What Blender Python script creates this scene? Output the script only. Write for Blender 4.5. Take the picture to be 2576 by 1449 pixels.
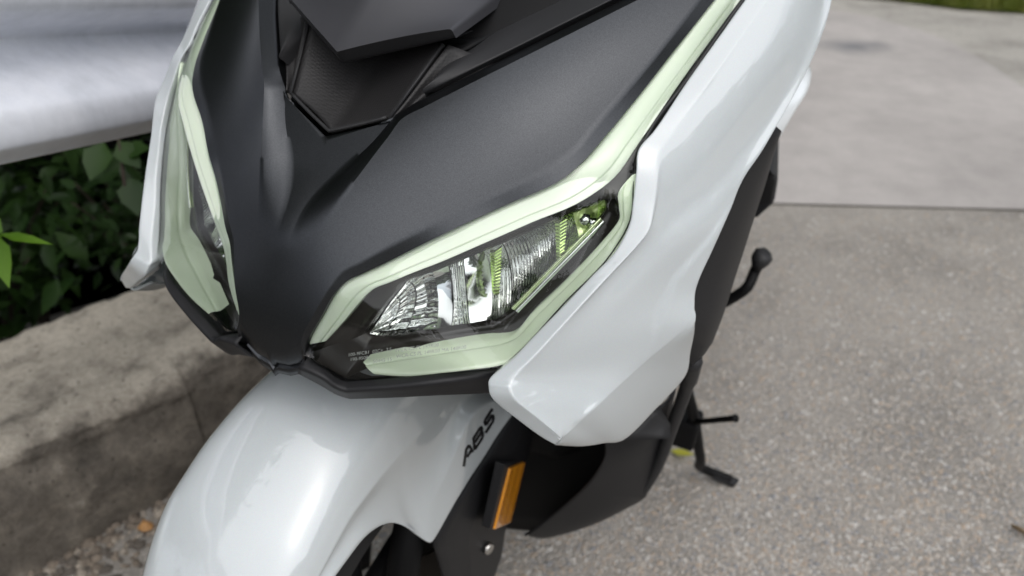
import bpy, bmesh, math, random
import numpy as np
from mathutils import Matrix, Vector
from mathutils.bvhtree import BVHTree
random.seed(7); RNG = np.random.default_rng(7)
for o in list(bpy.data.objects): bpy.data.objects.remove(o)
SC = bpy.context.scene; COL = SC.collection

# ------------------------------------------------------------------ camera
W, H, F, PITCH, CH = 2576., 1449., 2000., math.radians(32), 1.20
cam = bpy.data.cameras.new('camera'); camo = bpy.data.objects.new('camera', cam); COL.objects.link(camo)
camo.location = (0, 0, CH); camo.rotation_euler = (math.pi/2-PITCH, 0, 0)
cam.sensor_width = 36; cam.lens = F/W*36; cam.clip_start = .02; cam.clip_end = 500
cam.dof.use_dof = True; cam.dof.focus_distance = .60; cam.dof.aperture_fstop = 5.6
SC.camera = camo
SC.render.resolution_x, SC.render.resolution_y = 1024, 576
# ------------------------------------------------------------------ sky, sun, exposure
SUN_EL, SUN_AZ = math.radians(58), math.radians(150)   # azimuth measured from +Y clockwise
wd = bpy.data.worlds.new('World'); SC.world = wd; wd.use_nodes = True
nt = wd.node_tree; bg = nt.nodes['Background']
sky = nt.nodes.new('ShaderNodeTexSky'); sky.sky_type = 'NISHITA'; sky.sun_disc = False
sky.sun_elevation = SUN_EL; sky.sun_rotation = SUN_AZ; sky.air_density = 1.0; sky.dust_density = 2.0
hs = nt.nodes.new('ShaderNodeHueSaturation'); hs.inputs['Saturation'].default_value = .30
nt.links.new(sky.outputs[0], hs.inputs['Color']); nt.links.new(hs.outputs[0], bg.inputs[0])
bg.inputs[1].default_value = .15
sl = bpy.data.lights.new('sun', 'SUN'); sl.energy = 1.1; sl.angle = math.radians(110); sl.color = (1, .96, .9)
so = bpy.data.objects.new('sun', sl); COL.objects.link(so)
sd = Vector((math.sin(SUN_AZ)*math.cos(SUN_EL), math.cos(SUN_AZ)*math.cos(SUN_EL), math.sin(SUN_EL)))
so.rotation_euler = sd.to_track_quat('Z', 'Y').to_euler(); so.location = (0, 0, 6)
vs = SC.view_settings; vs.view_transform = 'Standard'; vs.look = 'None'; vs.exposure = 0.43; vs.gamma = 1
vs.use_curve_mapping = False

# ------------------------------------------------------------------ frames: pixel -> ray -> scooter frame
_c, _s = math.cos(PITCH), math.sin(PITCH)
def rayw(u, v):
    a, b = (u-W/2)/F, -(v-H/2)/F
    return np.array([a, _c+b*_s, b*_c-_s])
LEFT = np.array([.91102852, -.40534047, -.07567131]); REAR = np.array([.40650599, .91364811, 0.])
UP = np.cross(LEFT, REAR); R3 = np.array([LEFT, REAR, UP]); CX = .37763
def P(u, v, y):            # pixel at a distance y along the scooter's length
    d = R3@rayw(u, v); return d*(y/d[1])+np.array([CX, 0, 0])
def PX(u, v, x):           # pixel on the lengthwise plane x
    d = R3@rayw(u, v); return d*((x-CX)/d[0])+np.array([CX, 0, 0])
def GW(u, v, z=0.):        # pixel on a level world plane
    d = rayw(u, v); t = (z-CH)/d[2]; return np.array([d[0]*t, d[1]*t, z])
def DW(u, v, depth): return rayw(u, v)*depth+np.array([0, 0, CH])
def s2w(p): return R3.T@(np.asarray(p)-np.array([CX, 0, 0]))+np.array([0, 0, CH])
def w2s(p): return R3@(np.asarray(p)-np.array([0, 0, CH]))+np.array([CX, 0, 0])
ZG = -(CH+CX*.07567131)/.99713
ORG = np.array([0, .50, ZG])
_zr = {'Z1': (400, 0, .4831), 'Z2': (1400, 0, .4831), 'Z3': (2300, 0, .4831), 'Z4': (400, 700, .5522), 'Z5': (1100, 900, .4831),
       'Z6': (1800, 700, .4831), 'Z7': (400, 1400, .6599), 'Z8': (1800, 1400, .5991), 'Y4': (2900, 0, .621), 'Y5': (2600, 700, .8969), 'Y8': (2100, 1000, .5521)}
def Zm(k, x, y): a, b, s = _zr[k]; return ((a+s*x)/1.5652, (b+s*y)/1.5652)

# thin-plate depth field of the front face, anchored on points seen on both sides of the machine
class TPS:
    def __init__(s, pts):
        a = np.array(pts, float); s.c = a[:, :2]/1000; n = len(a)
        d = np.linalg.norm(s.c[:, None]-s.c[None], axis=2); K = np.where(d > 0, d*d*np.log(d+1e-9), 0)+np.eye(n)*1e-3
        Pm = np.hstack([np.ones((n, 1)), s.c]); A = np.block([[K, Pm], [Pm.T, np.zeros((3, 3))]])
        s.w = np.linalg.solve(A, np.concatenate([a[:, 2], np.zeros(3)]))
    def __call__(s, u, v):
        d = np.linalg.norm(s.c-np.array([u, v])/1000, axis=1)
        return float((np.where(d > 0, d*d*np.log(d+1e-9), 0)*s.w[:-3]).sum()+s.w[-3]+s.w[-2]*u/1000+s.w[-1]*v/1000)
YF = TPS([(1618,225,.655),(1537,324,.615),(1454,417,.579),(1375,468,.559),(1242,529,.530),(1090,601,.496),(976,658,.471),(887,699,.451),(851,729,.442),
          (868,953,.426),(875,998,.425),(1269,916,.483),(1230,965,.466),(1797,0,.745),(1874,0,.775),(1000,300,.518),(771,868,.421),(766,892,.416),
          (1686,267,.665),(1644,330,.639),(1603,393,.614),(1596,457,.604),(1574,581,.585),(1541,639,.570),(1436,751,.534),(1335,856,.503),(1455,508,.556),(1276,587,.516),(1130,650,.487),(988,708,.460),(908,757,.444),(1150,800,.474)])
E0V, E0Y = [-120,0,204,267,330,393,457,512,581,639,751,856,922,965,1005,1059,1103,1120], [.83,.775,.69,.665,.639,.614,.604,.596,.585,.570,.534,.503,.481,.467,.465,.472,.480,.483]
E1V, E1Y = [-120,0,200,264,399,481,552,632,717,774,876,975,1005,1045,1101], [.835,.782,.698,.672,.622,.608,.596,.574,.546,.527,.496,.467,.465,.472,.482]
def F_(u, v, d=0.): return P(u, v, YF(u, v)+d)

# ------------------------------------------------------------------ mesh helpers
def mesh_obj(name, V, Fc, mat, parent=None, smooth=True, sharp=None, solid=0, off=-1, kind=None):
    me = bpy.data.meshes.new(name)
    me.from_pydata([tuple(map(float, p)) for p in V], [], [tuple(f) for f in Fc]); me.update()
    if smooth: me.polygons.foreach_set('use_smooth', [True]*len(me.polygons))
    if sharp: me.set_sharp_from_angle(angle=math.radians(sharp))
    o = bpy.data.objects.new(name, me); COL.objects.link(o)
    if mat: me.materials.append(mat)
    if parent is not None: o.parent = parent
    if solid:
        m = o.modifiers.new('thickness', 'SOLIDIFY'); m.thickness = solid; m.offset = off
    if kind: o['kind'] = kind
    return o
def tag(o, label, cat, group=None):
    o['label'] = label; o['category'] = cat
    if group: o['group'] = group
    return o
def struct(o): o['kind'] = 'structure'; return o
def spl(A, n, sharp=(), fil=.0015, nf=3):
    """interpolate array A (k, m, 3) along axis 0; corners in `sharp` get a small fillet"""
    A = np.asarray(A, float); k = len(A); segs = []; cur = [A[0]]; out = []
    def herm(Q):
        Q = np.array(Q); q = len(Q)
        if q == 2: ts = np.linspace(0, 1, max(2, n+1)); return [Q[0]*(1-t)+Q[1]*t for t in ts]
        L = np.maximum(np.linalg.norm(np.diff(Q, axis=0), axis=2).mean(1), 1e-6)
        S = np.diff(Q, axis=0)/L[:, None, None]; T = np.zeros_like(Q)
        for i in range(1, q-1): T[i] = (S[i-1]*L[i]+S[i]*L[i-1])/(L[i]+L[i-1])
        T[0] = 1.5*S[0]-.5*T[1]; T[-1] = 1.5*S[-1]-.5*T[-2]
        r = []
        for i in range(q-1):
            for t in np.linspace(0, 1, n+1)[(0 if i == 0 else 1):]:
                h0 = 2*t**3-3*t*t+1; h1 = t**3-2*t*t+t; h2 = -2*t**3+3*t*t; h3 = t**3-t*t
                r.append(h0*Q[i]+h1*L[i]*T[i]+h2*Q[i+1]+h3*L[i]*T[i+1])
        return r
    i = 1
    while i < k:
        if i in sharp and i < k-1:
            a, p, b = A[i-1], A[i], A[i+1]
            da = np.linalg.norm(a-p, axis=1, keepdims=True); db = np.linalg.norm(b-p, axis=1, keepdims=True)
            pa = p+(a-p)*np.minimum(.4, fil/np.maximum(da, 1e-6)); pb = p+(b-p)*np.minimum(.4, fil/np.maximum(db, 1e-6))
            cur.append(pa); out += herm(cur)
            for t in np.linspace(0, 1, nf+1)[1:-1]: out.append((1-t)**2*pa+2*t*(1-t)*p+t*t*pb)
            cur = [pb]
        else: cur.append(A[i])
        i += 1
    out += herm(cur)
    return np.array(out)
def net(rows, nr=4, nc=4, sr=(), sc=(), fil=.0015):
    A = np.array(rows, float); A = spl(A, nr, sr, fil)
    return spl(A.transpose(1, 0, 2), nc, sc, fil).transpose(1, 0, 2)
def grid_faces(n, m, base=0, flip=False):
    f = []
    for i in range(n-1):
        for j in range(m-1):
            q = (base+i*m+j, base+(i+1)*m+j, base+(i+1)*m+j+1, base+i*m+j+1)
            f.append(q[::-1] if flip else q)
    return f
MX = np.array([-1, 1, 1.])
def loc(V): return np.asarray(V).reshape(-1, 3)-ORG
def grid_obj(name, G, mat, parent, side=1, **kw):
    n, m = G.shape[:2]; V = G.reshape(-1, 3)*(MX if side < 0 else 1)
    return mesh_obj(name, loc(V), grid_faces(n, m, 0, side > 0), mat, parent, **kw)
def weld(o, d=1e-5):
    bm = bmesh.new(); bm.from_mesh(o.data); bmesh.ops.remove_doubles(bm, verts=bm.verts, dist=d)
    bmesh.ops.dissolve_degenerate(bm, dist=1e-7, edges=bm.edges); bm.to_mesh(o.data); bm.free(); return o
def sym_obj(name, G, mat, parent, **kw):
    n, m = G.shape[:2]; A = G.reshape(-1, 3)
    o = mesh_obj(name, np.vstack([loc(A), loc(A*MX)]), grid_faces(n, m, 0, True)+grid_faces(n, m, n*m, False), mat, parent, **kw)
    return weld(o)
def tube(pts, rad, n=10, cap=True):
    pts = [np.asarray(p, float) for p in pts]; V = []; Fc = []; prev = None
    rad = [rad]*len(pts) if np.isscalar(rad) else rad
    for i, p in enumerate(pts):
        t = pts[min(i+1, len(pts)-1)]-pts[max(i-1, 0)]; t = t/np.linalg.norm(t)
        if prev is None:
            a = np.cross(t, [0, 0, 1.] if abs(t[2]) < .9 else [1., 0, 0])
        else: a = prev-t*(prev@t)
        a /= np.linalg.norm(a); prev = a; b = np.cross(t, a)
        for k in range(n):
            th = 2*math.pi*k/n; V.append(p+rad[i]*(a*math.cos(th)+b*math.sin(th)))
    for i in range(len(pts)-1):
        for k in range(n):
            Fc.append((i*n+k, i*n+(k+1) % n, (i+1)*n+(k+1) % n, (i+1)*n+k))
    if cap: Fc += [tuple(range(n))[::-1], tuple(range((len(pts)-1)*n, len(pts)*n))]
    return V, Fc
def smooth_path(pts, n=6): return spl(np.array(pts, float)[:, None, :], n)[:, 0]
def box(c, sx, sy, sz, ax=np.eye(3)):
    V = [np.asarray(c)+ax[0]*sx*i/2+ax[1]*sy*j/2+ax[2]*sz*k/2 for i in (-1, 1) for j in (-1, 1) for k in (-1, 1)]
    return V, [(0,1,3,2),(4,6,7,5),(0,4,5,1),(2,3,7,6),(0,2,6,4),(1,5,7,3)]
def bevel(o, w, seg=2):
    m = o.modifiers.new('bevel', 'BEVEL'); m.width = w; m.segments = seg; m.limit_method = 'ANGLE'; return o

# ------------------------------------------------------------------ materials
def mat(name, base=(.5,.5,.5), rough=.5, metal=0., coat=0., coat_rough=.03, ior=1.45, spec=.5):
    m = bpy.data.materials.new(name); m.use_nodes = True; b = m.node_tree.nodes['Principled BSDF']
    b.inputs['Base Color'].default_value = (*base, 1); b.inputs['Roughness'].default_value = rough
    b.inputs['Metallic'].default_value = metal; b.inputs['Coat Weight'].default_value = coat
    b.inputs['Coat Roughness'].default_value = coat_rough; b.inputs['IOR'].default_value = ior
    b.inputs['Specular IOR Level'].default_value = spec
    return m
class N:
    def __init__(s, m): s.t = m.node_tree; s.b = s.t.nodes['Principled BSDF']
    def n(s, typ, **kw):
        x = s.t.nodes.new(typ)
        for k, v in kw.items():
            if k in x.inputs: x.inputs[k].default_value = v
            else: setattr(x, k, v)
        return x
    def l(s, a, b): s.t.links.new(a, b)
    def coord(s, scale=None, kind='Object'):
        c = s.n('ShaderNodeTexCoord'); return c.outputs[kind]
    def noise(s, vec, scale, detail=4., rough=.55): 
        x = s.n('ShaderNodeTexNoise', Scale=scale, Detail=detail, Roughness=rough); s.l(vec, x.inputs['Vector']); return x
    def vor(s, vec, scale, feature='F1'):
        x = s.n('ShaderNodeTexVoronoi', Scale=scale); x.feature = feature; s.l(vec, x.inputs['Vector']); return x
    def ramp(s, fac, stops):
        r = s.n('ShaderNodeValToRGB'); e = r.color_ramp.elements
        while len(e) < len(stops): e.new(.5)
        for q, (p, c) in zip(e, stops): q.position = p; q.color = (*c, 1) if len(c) == 3 else c
        s.l(fac, r.inputs[0]); return r.outputs[0]
    def mix(s, fac, a, b, mode='MIX'):
        x = s.n('ShaderNodeMix'); x.data_type = 'RGBA'; x.blend_type = mode
        for val, i in ((fac, 0), (a, 6), (b, 7)):
            if hasattr(val, 'links'): s.l(val, x.inputs[i])
            else: x.inputs[i].default_value = val if i == 0 else (*val, 1)
        return x.outputs[2]
    def math(s, op, a, b=0.):
        x = s.n('ShaderNodeMath'); x.operation = op
        for val, i in ((a, 0), (b, 1)):
            if hasattr(val, 'links'): s.l(val, x.inputs[i])
            else: x.inputs[i].default_value = val
        return x.outputs[0]
    def bump(s, h, strength=.3, dist=.001, prev=None):
        x = s.n('ShaderNodeBump', Strength=strength, Distance=dist); s.l(h, x.inputs['Height'])
        if prev: s.l(prev, x.inputs['Normal'])
        s.l(x.outputs[0], s.b.inputs['Normal']); return x.outputs[0]
    def base(s, c): s.l(c, s.b.inputs['Base Color'])
    def rough(s, c): s.l(c, s.b.inputs['Roughness'])
def g3(v): return (v, v, v)

m_cowl = mat('satin_graphite_paint', (.058,.061,.066), .38, 1., spec=.5); q = N(m_cowl); co = q.coord()
fl = q.vor(co, 2600); q.base(q.mix(.4, (.058,.061,.066), q.ramp(fl.outputs['Color'], [(0, (.032,.033,.036)), (1, (.10,.105,.112))])))
ns = q.noise(co, 1800); q.bump(ns.outputs[0], .12, .0003)
q.rough(q.ramp(q.noise(co, 9).outputs[0], [(.3, g3(.35)), (.7, g3(.40))]))
m_black = mat('grained_black_plastic', (.014,.014,.0155), .5, spec=.38); q = N(m_black); q.bump(q.noise(q.coord(), 1400, 2).outputs[0], .35, .0004)
m_dark = mat('dull_black_plastic', (.006,.006,.0065), .6, spec=.2); q = N(m_dark); q.bump(q.noise(q.coord(), 900, 2).outputs[0], .25, .0004)
m_trim = mat('grained_charcoal_plastic', (.024,.024,.0255), .55, spec=.45); q = N(m_trim); q.bump(q.noise(q.coord(), 1500, 2).outputs[0], .4, .0004)
m_visor = mat('matte_charcoal_visor', (.05,.05,.056), .42, .15, spec=.55); q = N(m_visor); q.bump(q.noise(q.coord(), 2000, 2).outputs[0], .08, .0003)
m_hex = mat('dimpled_black_plastic', (.019,.018,.0185), .5, spec=.5); q = N(m_hex)
vv = q.vor(q.coord(), 420); vv.inputs['Randomness'].default_value = .25; q.bump(vv.outputs['Distance'], .3, .0008)
m_white = mat('pearl_white_paint', (.60,.64,.655), .32, 0, coat=1., coat_rough=.02); q = N(m_white); co = q.coord()
q.base(q.mix(.10, (.60,.64,.655), q.vor(co, 2400).outputs['Color'], 'MULTIPLY'))
q.b.inputs['Coat IOR'].default_value = 1.75; b2 = q.bump(q.noise(co, 350, 1).outputs[0], .02, .0004)
m_drl = mat('milky_green_light_guide', (.72,.80,.66), .35, 0, coat=1., coat_rough=.05); q = N(m_drl)
q.b.inputs['Emission Color'].default_value = (.80,.95,.72,1); q.b.inputs['Emission Strength'].default_value = .03; q.b.inputs['Subsurface Weight'].default_value = .35; q.b.inputs['Subsurface Radius'].default_value = (.01,.012,.008); q.b.inputs['Subsurface Scale'].default_value = .5
m_drl2 = m_drl.copy(); m_drl2.name = 'lit_green_light_guide'; b_ = m_drl2.node_tree.nodes['Principled BSDF']
b_.inputs['Emission Strength'].default_value = .15; b_.inputs['Emission Color'].default_value = (.80,.95,.70,1); b_.inputs['Base Color'].default_value = (.70,.78,.63,1)
m_house = mat('gloss_dark_housing', (.022,.019,.018), .22, spec=.5)
m_seal = mat('black_rubber_seal', (.012,.012,.013), .4)
m_chrome = mat('reflector_chrome', (.80,.82,.82), .06, 1.)
def ribbed(name, direction, scale, dist, st):
    m = mat(name, (.82,.84,.83), .05, 1.); q = N(m); wv = q.n('ShaderNodeTexWave', Scale=scale, Distortion=dist, Detail=0.); wv.bands_direction = direction
    q.l(q.coord(kind='UV'), wv.inputs['Vector']); q.bump(wv.outputs['Fac'], st, .002); return m
m_rl = ribbed('curved_rib_chrome', 'Y', 2.2, .8, .6); m_rv = ribbed('fine_rib_chrome', 'X', 2.2, 0., .9)
m_lime = ribbed('painted_glow_rib_chrome', 'X', 1.6, 0., .8); m_lime.node_tree.nodes['Principled BSDF'].inputs['Base Color'].default_value = (.78,.92,.55,1)  # lime tint paints the light guide's glow onto the end facets
m_rib = mat('lime_tinted_prism', (.78,.90,.55), .08, .8, coat=1.)
m_amber = mat('amber_reflector_lens', (.95,.38,.02), .12, 0, coat=1.); q = N(m_amber); co = q.coord()
ck = q.vor(co, 420); ck.inputs['Randomness'].default_value = 0.; q.base(q.ramp(ck.outputs['Distance'], [(0, (1.,.48,.04)), (.75, (.80,.26,.008))])); q.bump(ck.outputs['Distance'], .6, .001)
m_steel = mat('stainless_bolt', (.62,.60,.57), .28, 1.)
m_disc = mat('brake_disc_steel', (.30,.26,.23), .35, 1.)
m_rubber = mat('tyre_rubber', (.016,.016,.017), .75); q = N(m_rubber); q.bump(q.noise(q.coord(), 300, 3).outputs[0], .3, .001)
m_ink = mat('black_decal_ink', (.008,.008,.009), .3)
m_frost = mat('moulded_lens_lettering', (.30,.32,.30), .4)
m_guideglow = mat('painted_glow_reflector', (.72,.88,.38), .12, .3, coat=1.)  # base colour imitates the green reflection of the light guide
m_bodyw = mat('white_side_cover', (.80,.84,.86), .3, 0, coat=.8)
m_seat = mat('black_seat_vinyl', (.02,.02,.02), .6)
def lens_mat(name, tint):
    m = bpy.data.materials.new(name); m.use_nodes = True; t = m.node_tree; t.nodes.clear()
    out = t.nodes.new('ShaderNodeOutputMaterial'); mx = t.nodes.new('ShaderNodeMixShader'); tr = t.nodes.new('ShaderNodeBsdfTransparent'); gl = t.nodes.new('ShaderNodeBsdfGlossy')
    fr = t.nodes.new('ShaderNodeFresnel'); fr.inputs[0].default_value = 1.5; gl.inputs['Roughness'].default_value = .015
    tr.inputs[0].default_value = (*tint, 1)
    t.links.new(fr.outputs[0], mx.inputs[0]); t.links.new(tr.outputs[0], mx.inputs[1]); t.links.new(gl.outputs[0], mx.inputs[2]); t.links.new(mx.outputs[0], out.inputs[0])
    return m
m_lens = lens_mat('clear_polycarbonate', (.95,.965,.95))

# ground materials
def concrete(name, tones, pebble, scale, bumpd, rough=.85):
    m = mat(name, (.3,.3,.3), rough, spec=.3); q = N(m); co = q.coord()
    big = q.noise(co, 1.3, 5); med = q.noise(co, 9, 5); fine = q.noise(co, 90, 6, .7)
    c = q.ramp(fine.outputs[0], [(.25, tones[0]), (.75, tones[1])])
    c = q.mix(.55, c, q.ramp(big.outputs[0], [(.3, g3(.72)), (.7, g3(1.12))]), 'MULTIPLY')
    c = q.mix(.4, c, q.ramp(med.outputs[0], [(.3, g3(.75)), (.7, g3(1.1))]), 'MULTIPLY')
    blot = q.noise(co, 2.6, 7, .68); c = q.mix(.5 if pebble else .15, c, q.ramp(blot.outputs[0], [(.38, g3(.74)), (.52, g3(1.0)), (.7, g3(1.08))]), 'MULTIPLY')
    if pebble:
        v = q.vor(co, scale); pc = q.ramp(v.outputs['Color'], [(0, (.18,.183,.187)), (.3, (.285,.26,.228)), (.55, (.365,.328,.29)), (.8, (.41,.388,.36)), (1, (.52,.50,.47))])
        mk = q.ramp(v.outputs['Distance'], [(.30, g3(1)), (.55, g3(0))]); c = q.mix(q.math('MULTIPLY', mk, .8), c, pc)
        c = q.mix(.25, c, q.ramp(blot.outputs[0], [(.36, g3(.66)), (.52, g3(1.0))]), 'MULTIPLY'); nb = q.bump(v.outputs['Distance'], .8, -bumpd); q.bump(fine.outputs[0], .3, .002, nb)
    else: q.bump(fine.outputs[0], .5, bumpd)
    q.base(c); return m
m_agg = concrete('exposed_aggregate_concrete', ((.25,.233,.212), (.39,.365,.328)), True, 150, .003)
m_aggf = concrete('pale_aggregate_concrete', ((.36,.345,.31), (.50,.48,.44)), True, 80, .003)
m_slab = concrete('smooth_concrete', ((.42,.392,.372), (.50,.472,.452)), False, 0, .0008)
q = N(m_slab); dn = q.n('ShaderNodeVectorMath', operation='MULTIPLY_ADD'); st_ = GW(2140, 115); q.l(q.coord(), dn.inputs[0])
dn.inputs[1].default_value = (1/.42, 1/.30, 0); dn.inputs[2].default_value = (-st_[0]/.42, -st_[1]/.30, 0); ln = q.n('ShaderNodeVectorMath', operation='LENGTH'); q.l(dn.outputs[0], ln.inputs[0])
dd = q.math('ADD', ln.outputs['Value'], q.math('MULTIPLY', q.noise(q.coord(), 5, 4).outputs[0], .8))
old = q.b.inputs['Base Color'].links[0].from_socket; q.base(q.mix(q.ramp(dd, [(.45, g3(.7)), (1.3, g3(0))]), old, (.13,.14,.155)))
m_kerb = mat('weathered_concrete', (.3,.28,.24), .9, spec=.2); q = N(m_kerb); co = q.coord()
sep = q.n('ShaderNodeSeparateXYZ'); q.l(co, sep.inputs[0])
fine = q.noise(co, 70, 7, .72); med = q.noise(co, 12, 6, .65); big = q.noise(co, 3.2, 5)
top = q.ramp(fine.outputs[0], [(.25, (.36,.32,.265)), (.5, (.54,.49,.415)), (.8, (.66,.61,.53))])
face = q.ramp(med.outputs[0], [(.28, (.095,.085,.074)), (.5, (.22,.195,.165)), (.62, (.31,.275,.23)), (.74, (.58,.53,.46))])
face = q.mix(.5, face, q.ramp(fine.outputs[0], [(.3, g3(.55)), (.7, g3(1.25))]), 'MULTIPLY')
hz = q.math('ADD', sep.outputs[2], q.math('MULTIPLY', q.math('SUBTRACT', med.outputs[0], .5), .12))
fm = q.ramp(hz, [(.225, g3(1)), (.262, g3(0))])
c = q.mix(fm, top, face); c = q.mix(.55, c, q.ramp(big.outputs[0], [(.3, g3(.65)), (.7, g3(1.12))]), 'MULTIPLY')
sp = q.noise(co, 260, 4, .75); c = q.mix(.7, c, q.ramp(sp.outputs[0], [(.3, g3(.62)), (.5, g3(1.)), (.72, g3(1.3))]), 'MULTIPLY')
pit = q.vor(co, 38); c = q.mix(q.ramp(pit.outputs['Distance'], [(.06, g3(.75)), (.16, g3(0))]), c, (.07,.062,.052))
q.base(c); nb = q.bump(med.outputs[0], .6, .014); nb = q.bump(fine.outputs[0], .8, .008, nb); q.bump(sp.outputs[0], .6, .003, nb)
m_galv = mat('galvanised_steel', (.55,.57,.60), .5, .15); q = N(m_galv); co = q.coord()
mp = q.n('ShaderNodeMapping'); mp.inputs['Scale'].default_value = (1, 1, .25); q.l(co, mp.inputs[0])
nz = q.noise(mp.outputs[0], 16, 6, .65); vz = q.vor(co, 60)
c = q.ramp(nz.outputs[0], [(.3, (.70,.725,.775)), (.5, (.81,.83,.89)), (.72, (.87,.885,.93))]); c = q.mix(.5, c, q.ramp(q.noise(co, 45, 5, .7).outputs[0], [(.3, g3(.86)), (.7, g3(1.06))]), 'MULTIPLY')
q.base(c); q.rough(q.ramp(nz.outputs[0], [(.3, g3(.38)), (.7, g3(.58))])); q.bump(nz.outputs[0], .15, .002)
m_soil = mat('dark_leaf_litter', (.03,.025,.018), .95); q = N(m_soil); co = q.coord()
q.base(q.ramp(q.noise(co, 25, 6, .7).outputs[0], [(.3, (.012,.011,.008)), (.7, (.05,.04,.026))])); q.bump(q.noise(co, 40, 5).outputs[0], .8, .02)
m_joint = mat('soil_in_joint', (.13,.12,.095), .95)
def leafmat(name, a, b, trans=.25):
    m = mat(name, a, .45, spec=.4); q = N(m); q.base(q.ramp(q.noise(q.coord(), 6, 3).outputs[0], [(.35, a), (.65, b)]))
    q.b.inputs['Subsurface Weight'].default_value = 0; 
    t = q.n('ShaderNodeBsdfTranslucent'); t.inputs[0].default_value = (b[0]*1.3, b[1]*1.4, b[2], 1); mx = q.n('ShaderNodeMixShader', Fac=trans)
    out = q.t.nodes['Material Output']; q.l(q.b.outputs[0], mx.inputs[1]); q.l(t.outputs[0], mx.inputs[2]); q.l(mx.outputs[0], out.inputs[0]); return m
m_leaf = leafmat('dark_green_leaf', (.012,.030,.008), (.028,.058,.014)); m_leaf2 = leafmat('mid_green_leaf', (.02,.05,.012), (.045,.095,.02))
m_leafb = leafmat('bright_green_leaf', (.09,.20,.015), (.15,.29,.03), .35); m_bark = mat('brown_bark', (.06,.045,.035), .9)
m_grass = leafmat('verge_grass', (.10,.14,.02), (.20,.22,.05)); m_dry = leafmat('dry_stalks', (.16,.11,.08), (.24,.18,.10))
m_yleaf = leafmat('yellow_green_leaf', (.36,.36,.04), (.46,.44,.07), .2); m_orange = mat('ochre_pebble', (.42,.22,.08), .6)
m_grit = [mat('grit_%d' % i, cc, .85) for i, cc in enumerate([(.17,.14,.11), (.23,.19,.15), (.11,.095,.08), (.33,.29,.24)])]
m_pebs = []
for i, cc in enumerate([(.40,.362,.318), (.325,.297,.262), (.23,.23,.234), (.47,.45,.42), (.375,.308,.245)]):
    m_pebs.append(mat('pebble_stone_%d' % i, cc, .75))

exec_order = []
# ================================================================== SETTING
def sheet(name, pts, mtl, z=None):
    V = [(p[0], p[1], p[2] if z is None else z) for p in pts]
    return struct(mesh_obj(name, V, [tuple(range(len(V)))], mtl, smooth=False))
KD = np.array([1.156, 1.179, 0]); KD /= np.linalg.norm(KD); KN = np.array([-KD[1], KD[0], 0])   # kerb run, and the way over the kerb
KB = GW(242, 1346)                                                                              # a point on the kerb's foot
def kerb_pt(a, b, z): return KB+KD*a+KN*b+np.array([0, 0, z])
# ground: one sheet to the horizon on the road side of the kerb
far = 160
g = [kerb_pt(-far, .05, -.012), kerb_pt(-far, -far, -.012), kerb_pt(far, -far, -.012), kerb_pt(far, far, -.012), kerb_pt(1.95, far, -.012), kerb_pt(1.95, .05, -.012)]
sheet('ground', g, m_aggf)
J0, J1 = GW(1700, 505), GW(2576, 527); jd = (J1-J0); jd /= np.linalg.norm(jd)
jl, jr = J0-jd*.15, J1+jd*4
# near slab of coarse aggregate
near = [kerb_pt(-4, .04, 0), jl*0+kerb_pt(-4, -6, 0), np.array([7, -3, 0]), jr-np.array([0, .006, 0]), jl-np.array([0, .006, 0])]
near_poly = [kerb_pt(1.9, .04, 0), kerb_pt(-5, .04, 0), kerb_pt(-5, -8, 0), jr+np.array([0, -7, 0]), jr+np.array([0, -.006, 0]), jl+np.array([0, -.006, 0])]
sheet('near_pavement', near_poly, m_agg, -.004)
cv = [GW(*Zm('Y4', *p)) for p in ((1823,550),(1600,400),(1350,260),(1150,185),(850,100),(590,58))]
slab = [jl+np.array([0, .006, 0]), jr+np.array([0, .006, 0]), jr+np.array([1.0, .3, 0]), GW(2900, 360), GW(2720, 290)]+cv+[cv[-1]+np.array([-1.2, .2, 0]), jl+np.array([.1, 3.0, 0])]
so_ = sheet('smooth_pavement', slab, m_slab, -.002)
# soil-filled joint lies between the slabs
js = sheet('pavement_joint', [jl+np.array([0,-.014,0]), jr+np.array([0,-.014,0]), jr+np.array([0,.014,0]), jl+np.array([0,.014,0])], m_joint, -.008)
# far verge
vg = [GW(2050, -16), GW(2250, 0), GW(2420, 22), GW(2576, 32), GW(2800, 45)]
vfar = [p+np.array([3, 14, 0]) for p in vg[::-1]]
G = np.array([[p, p+np.array([1.5, 6, .3]), p+np.array([4, 30, 2.])] for p in vg]); G[:, 0, 2] = .004; struct(mesh_obj('grass_verge', G.reshape(-1, 3), grid_faces(*G.shape[:2]), m_grass))
V, Fc = [], []
for i in range(9000):
    t = RNG.uniform(0, len(vg)-1.001); k = int(t); b = vg[k]*(1-t+k)+vg[k+1]*(t-k)+np.array([.25, 1, 0])*abs(RNG.normal(0, 1.2))
    hgt = RNG.uniform(.05, .16); a = RNG.uniform(0, 6.28); w = .006; dx, dy = math.cos(a)*w, math.sin(a)*w; l = RNG.normal(0, .04, 2); n0 = len(V)
    V += [(b[0]-dx, b[1]-dy, .004), (b[0]+dx, b[1]+dy, .004), (b[0]+l[0], b[1]+l[1], hgt)]; Fc.append((n0, n0+1, n0+2))
go = mesh_obj('verge_grass', V, Fc, m_grass, smooth=False, kind='stuff'); tag(go, 'green and tan grass along the far edge of the pavement', 'grass')

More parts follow.
